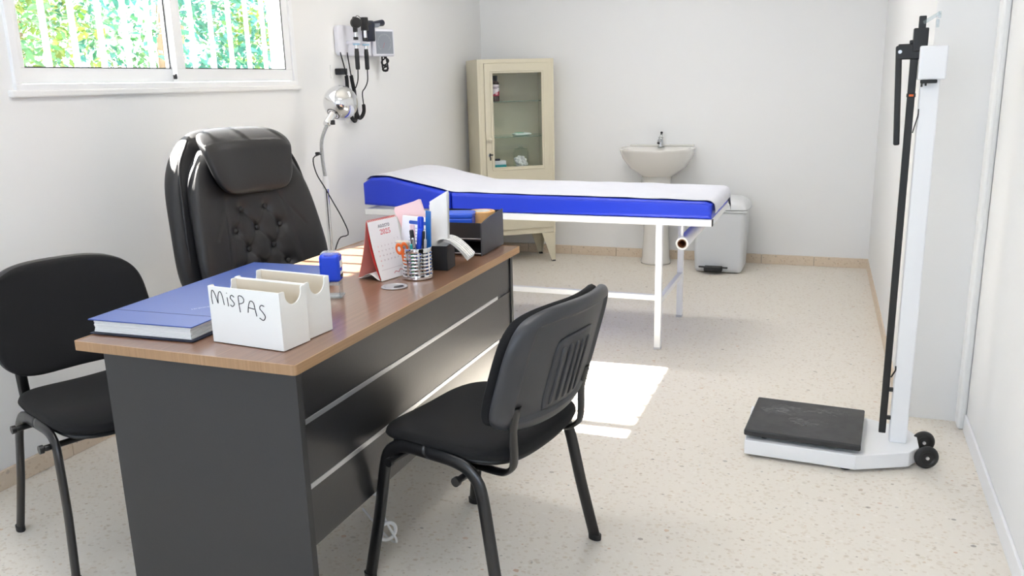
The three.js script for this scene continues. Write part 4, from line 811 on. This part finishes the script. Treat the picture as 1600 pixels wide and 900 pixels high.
pen('highlighter', 'thick white and blue highlighter standing in the cup', 'pen', 0.0, -0.022, 0.004, -0.032, 0.19, 0.0095, M.paper, M.stampBlue, 0.045);
pen('highlighter', 'royal blue highlighter in the middle of the cup', 'pen', -0.006, -0.004, 0.012, -0.012, 0.155, 0.0088, M.stampBlue, M.stampBlue, 0.04);
pen('highlighter', 'pink highlighter at the left of the cup', 'pen', -0.02, -0.015, -0.028, -0.03, 0.165, 0.008, M.pink, M.pink, 0.04);
pen('crayon_pen', 'teal green pen low in the cup', 'pen', -0.008, 0.02, 0.0, 0.034, 0.112, 0.0055, M.green, M.teal, 0.03);
{
  const o = thing('scissors', 'orange-handled scissors standing points down in the cup', 'scissors', [CUP[0] - 0.024, CUP[1] + 0.005, CUP[2] + 0.022]); o.rotation.set(0.14, 0.45, 0.1);
  part('blade', [box(0.008, 0.08, 0.002, -0.003, 0.04, 0, 0.0005), box(0.008, 0.08, 0.002, 0.003, 0.04, 0.002, 0.0005)], M.steel, o);
  part('handle', [at(new THREE.TorusGeometry(0.01, 0.0038, 10, 24).scale(0.85, 1.5, 1), 0.009, 0.102, 0.001), at(new THREE.TorusGeometry(0.01, 0.0038, 10, 24).scale(0.85, 1.5, 1), -0.009, 0.102, 0.001), box(0.013, 0.05, 0.006, 0, 0.065, 0.001, 0.002)], M.orange, o, 'orange plastic finger loops');
}
{
  const o = thing('ruler', 'blue plastic ruler standing upright at the back of the cup', 'ruler', [CUP[0] + 0.03, CUP[1] + 0.006, CUP[2] - 0.02]); o.rotation.set(-0.05, -0.5, -0.03);
  part('strip', at(new RoundedBoxGeometry(0.028, 0.215, 0.004, 2, 0.0015), 0, 0.108, 0), M.rulerBlue, o);
}
{
  const o = thing('eraser_block', 'beige eraser block resting on the cup rim', 'eraser', [CUP[0] - 0.045, CUP[1] + 0.113, CUP[2] + 0.012]); o.rotation.set(0.1, 0.5, -0.12);
  part('block', box(0.045, 0.018, 0.022, 0, 0.002, 0, 0.003), std({ color: '#ddd5c8', roughness: 0.8 }), o);
}
{ // appointment cards and a pink slip behind the cup
  const o = thing('appointment_cards', 'white cards with blue heading leaning behind the pen cup', 'cards', [-1.338, DY + E0, -2.53], rad(10));
  const face = canvasTexture(256, 320, (g, w, h) => { g.fillStyle = '#f1f3fa'; g.fillRect(0, 0, w, h); g.fillStyle = '#2c55b5'; g.beginPath(); g.roundRect(60, 26, 186, 22, 10); g.fill(); g.fillStyle = '#9aa3c8'; for (let i = 0; i < 7; i++) g.fillRect(70, 70 + i * 20, [140, 110, 130, 90, 120, 100, 80][i], 4); g.fillStyle = '#555a70'; g.fillRect(110, 150, 110, 6); });
  part('card_stack', at(new RoundedBoxGeometry(0.105, 0.175, 0.008, 1, 0.001).rotateX(-0.12).rotateZ(-0.1), 0, 0.1, 0), M.paper, o);
  part('printed_card', at(new THREE.PlaneGeometry(0.104, 0.174), 0, 0, 0.0044).rotateX(-0.12).rotateZ(-0.1).translate(0, 0.1, 0), std({ map: face, roughness: 0.7 }), o, 'card face with blue heading');
}
{
  const o = thing('pink_slips', 'pale pink slips standing behind the white cards', 'paper', [-1.368, DY + E0, -2.6], rad(14));
  part('sheets', [0, 1, 2].map((i) => new THREE.BoxGeometry(0.1, 0.2, 0.0008).rotateZ(0.28 + i * 0.06).translate(i * 0.004, 0.128, i * 0.003)), M.pink, o);
}
{ // upright folded papers in a small black desk holder
  const o = thing('desk_file_holder', 'small black holder between the pen cup and the letter tray', 'paper holder', [-1.268, DY + E0, -2.59], rad(6));
  part('holder_front', box(0.066, 0.085, 0.003, 0.0, 0.0425, 0.04, 0.001), M.blackPlastic, o);
  part('holder_back', box(0.066, 0.1, 0.003, 0.0, 0.05, -0.04, 0.001), M.blackPlastic, o);
  for (const s of [-1, 1]) part('holder_side', box(0.003, 0.085, 0.077, s * 0.0315, 0.0425, 0, 0.001), M.blackPlastic, o);
  part('holder_base', box(0.06, 0.003, 0.077, 0, 0.0015, 0, 0), M.blackPlastic, o);
  const p = thing('upright_papers', 'tall bundle of white papers standing upright in the black holder', 'papers', [-1.268, DY + 0.006, -2.592], rad(14));
  part('sheet_bundle', Array.from({ length: 9 }, (_, i) => { const h = 0.232 + 0.02 * ((i * 7) % 5) / 5, W = 0.056, g = new THREE.BoxGeometry(W, h, 0.0012, 8, 8, 1), q = g.attributes.position; for (let k = 0; k < q.count; k++) { const v = (q.getY(k) + h / 2) / h, u = q.getX(k) / W * 2; q.setXYZ(k, q.getX(k) * (1 + 0.1 * v) - 0.004 + ((i * 3) % 4) * 0.0015 * v, v * h + 0.018 * u * v, q.getZ(k) + (i - 4) * 0.004 + 0.004 * Math.sin(v * 3 + i) + 0.006 * u * u * v); } g.computeVertexNormals(); return g; }), M.paper, p);
}
{ // stacked letter tray
  const o = thing('letter_tray', 'black two-level letter tray at the far end of the desk', 'letter tray', [-1.337, DY + E0, -2.93], rad(3));
  const w = 0.24, d = 0.25, h = 0.14;
  for (const s of [-1, 1]) {
    const q = new THREE.Shape([[-d / 2, 0], [d / 2, 0], [d / 2, h - 0.02], [d / 2 - 0.1, h - 0.006], [-d / 2, h]].map((p) => new THREE.Vector2(...p)));
    part('tray_side', new THREE.ExtrudeGeometry(q, { depth: 0.003, bevelEnabled: true, bevelSize: 0.0008, bevelThickness: 0.0008, bevelSegments: 1 }).rotateY(-Math.PI / 2).translate(s * (w / 2 - 0.002) + 0.0015, 0.001, 0), M.plastic, o);
  }
  for (const y of [0.006, 0.062]) { const t = part('tray_shelf', box(w - 0.008, 0.003, d - 0.006, 0, y, 0, 0.001), M.plastic, o); part('front_lip', box(w - 0.01, 0.0035, 0.003, 0, y + 0.002, d / 2 - 0.003, 0.001), M.silver, t, 'pale front edge'); }
  part('tray_back', box(w - 0.008, h - 0.004, 0.003, 0, h / 2, -d / 2 + 0.003, 0.001), M.blackPlastic, o);
  part('front_board', box(w - 0.008, 0.058, 0.003, 0, 0.094, d / 2 - 0.004, 0.001), M.blackPlastic, o, 'black front of the upper level');
  const y2 = DY + E0 + 0.0645;
  const f = thing('blue_box', 'glossy blue box lying in the top of the letter tray', 'box', [-1.355, y2, -2.89], rad(14));
  part('carton', at(new RoundedBoxGeometry(0.15, 0.068, 0.09, 3, 0.008), 0, 0.0345, 0), M.blueFolder, f);
  part('lid', at(new RoundedBoxGeometry(0.153, 0.022, 0.093, 3, 0.008), 0, 0.0755, 0), M.blueFolder, f);
  const lb = thing('light_blue_papers', 'light blue papers in the letter tray beside the blue box', 'papers', [-1.405, y2, -2.845], rad(14));
  part('sheets', [0, 1, 2, 3].map((i) => box(0.06, 0.004, 0.036, -0.01 - i * 0.002, 0.002 + i * 0.0045, 0, 0.001)), M.lightBlue, lb);
  const tp = thing('tape_roll', 'orange adhesive tape roll lying in the letter tray', 'tape', [-1.283, y2, -2.99]);
  part('tape', lathe([[0.034, 0.001], [0.05, 0.001], [0.052, 0.004], [0.052, 0.075], [0.05, 0.078], [0.034, 0.078], [0.034, 0.001]], 40), M.orangeTape, tp);
  part('inner_core', lathe([[0.03, 0.001], [0.0345, 0.001], [0.0345, 0.0775], [0.03, 0.0775], [0.03, 0.001]], 32), M.paper, tp, 'white inner core');
  const pp = thing('printout_strips', 'curled white printout strips with black lines hanging from the letter tray', 'papers', [-1.222, DY + E0, -2.61], rad(8));
  const pr = canvasTexture(256, 128, (g, w, h) => { g.fillStyle = '#f5f4f1'; g.fillRect(0, 0, w, h); g.fillStyle = '#26262a'; for (const y of [16, 44, 72, 104]) { for (let x = 6; x < 250; x += 44) g.fillRect(x, y + ((x * 13) % 7 > 3 ? 1 : 0), 40, 4); } g.fillStyle = '#9b9b9f'; for (let y = 26; y < 120; y += 9) g.fillRect(10, y, 150 + (y * 37) % 80, 1.5); });
  const strip = (k) => { const g = new THREE.PlaneGeometry(0.16, 0.085, 30, 1), p = g.attributes.position; const c = new THREE.CatmullRomCurve3([V(-0.06, 0.098, 0), V(-0.035, 0.108, 0), V(-0.008, 0.102, 0), V(0.025, 0.078, 0), V(0.056, 0.046 - k * 0.0012, 0)]); for (let i = 0; i < p.count; i++) { const t = p.getX(i) / 0.16 + 0.5, q = c.getPointAt(t), tn = c.getTangentAt(t); p.setXYZ(i, q.x - tn.y * -k * 0.0022 + k * 0.001, q.y - tn.x * k * 0.0022, p.getY(i) * -1 + k * 0.002); } g.computeVertexNormals(); return g; };
  const top = part('printed_strip', strip(0), std({ map: pr, roughness: 0.8, side: THREE.DoubleSide }), pp, 'strip printed with black dashes');
  part('under_strips', [1, 2, 3, 4].map(strip), std({ color: '#f2f1ee', roughness: 0.8, side: THREE.DoubleSide }), pp);
}

scene.traverse((m) => { if (m.isMesh) m.castShadow = m.receiveShadow = true; });
renderer.render(scene, camera);
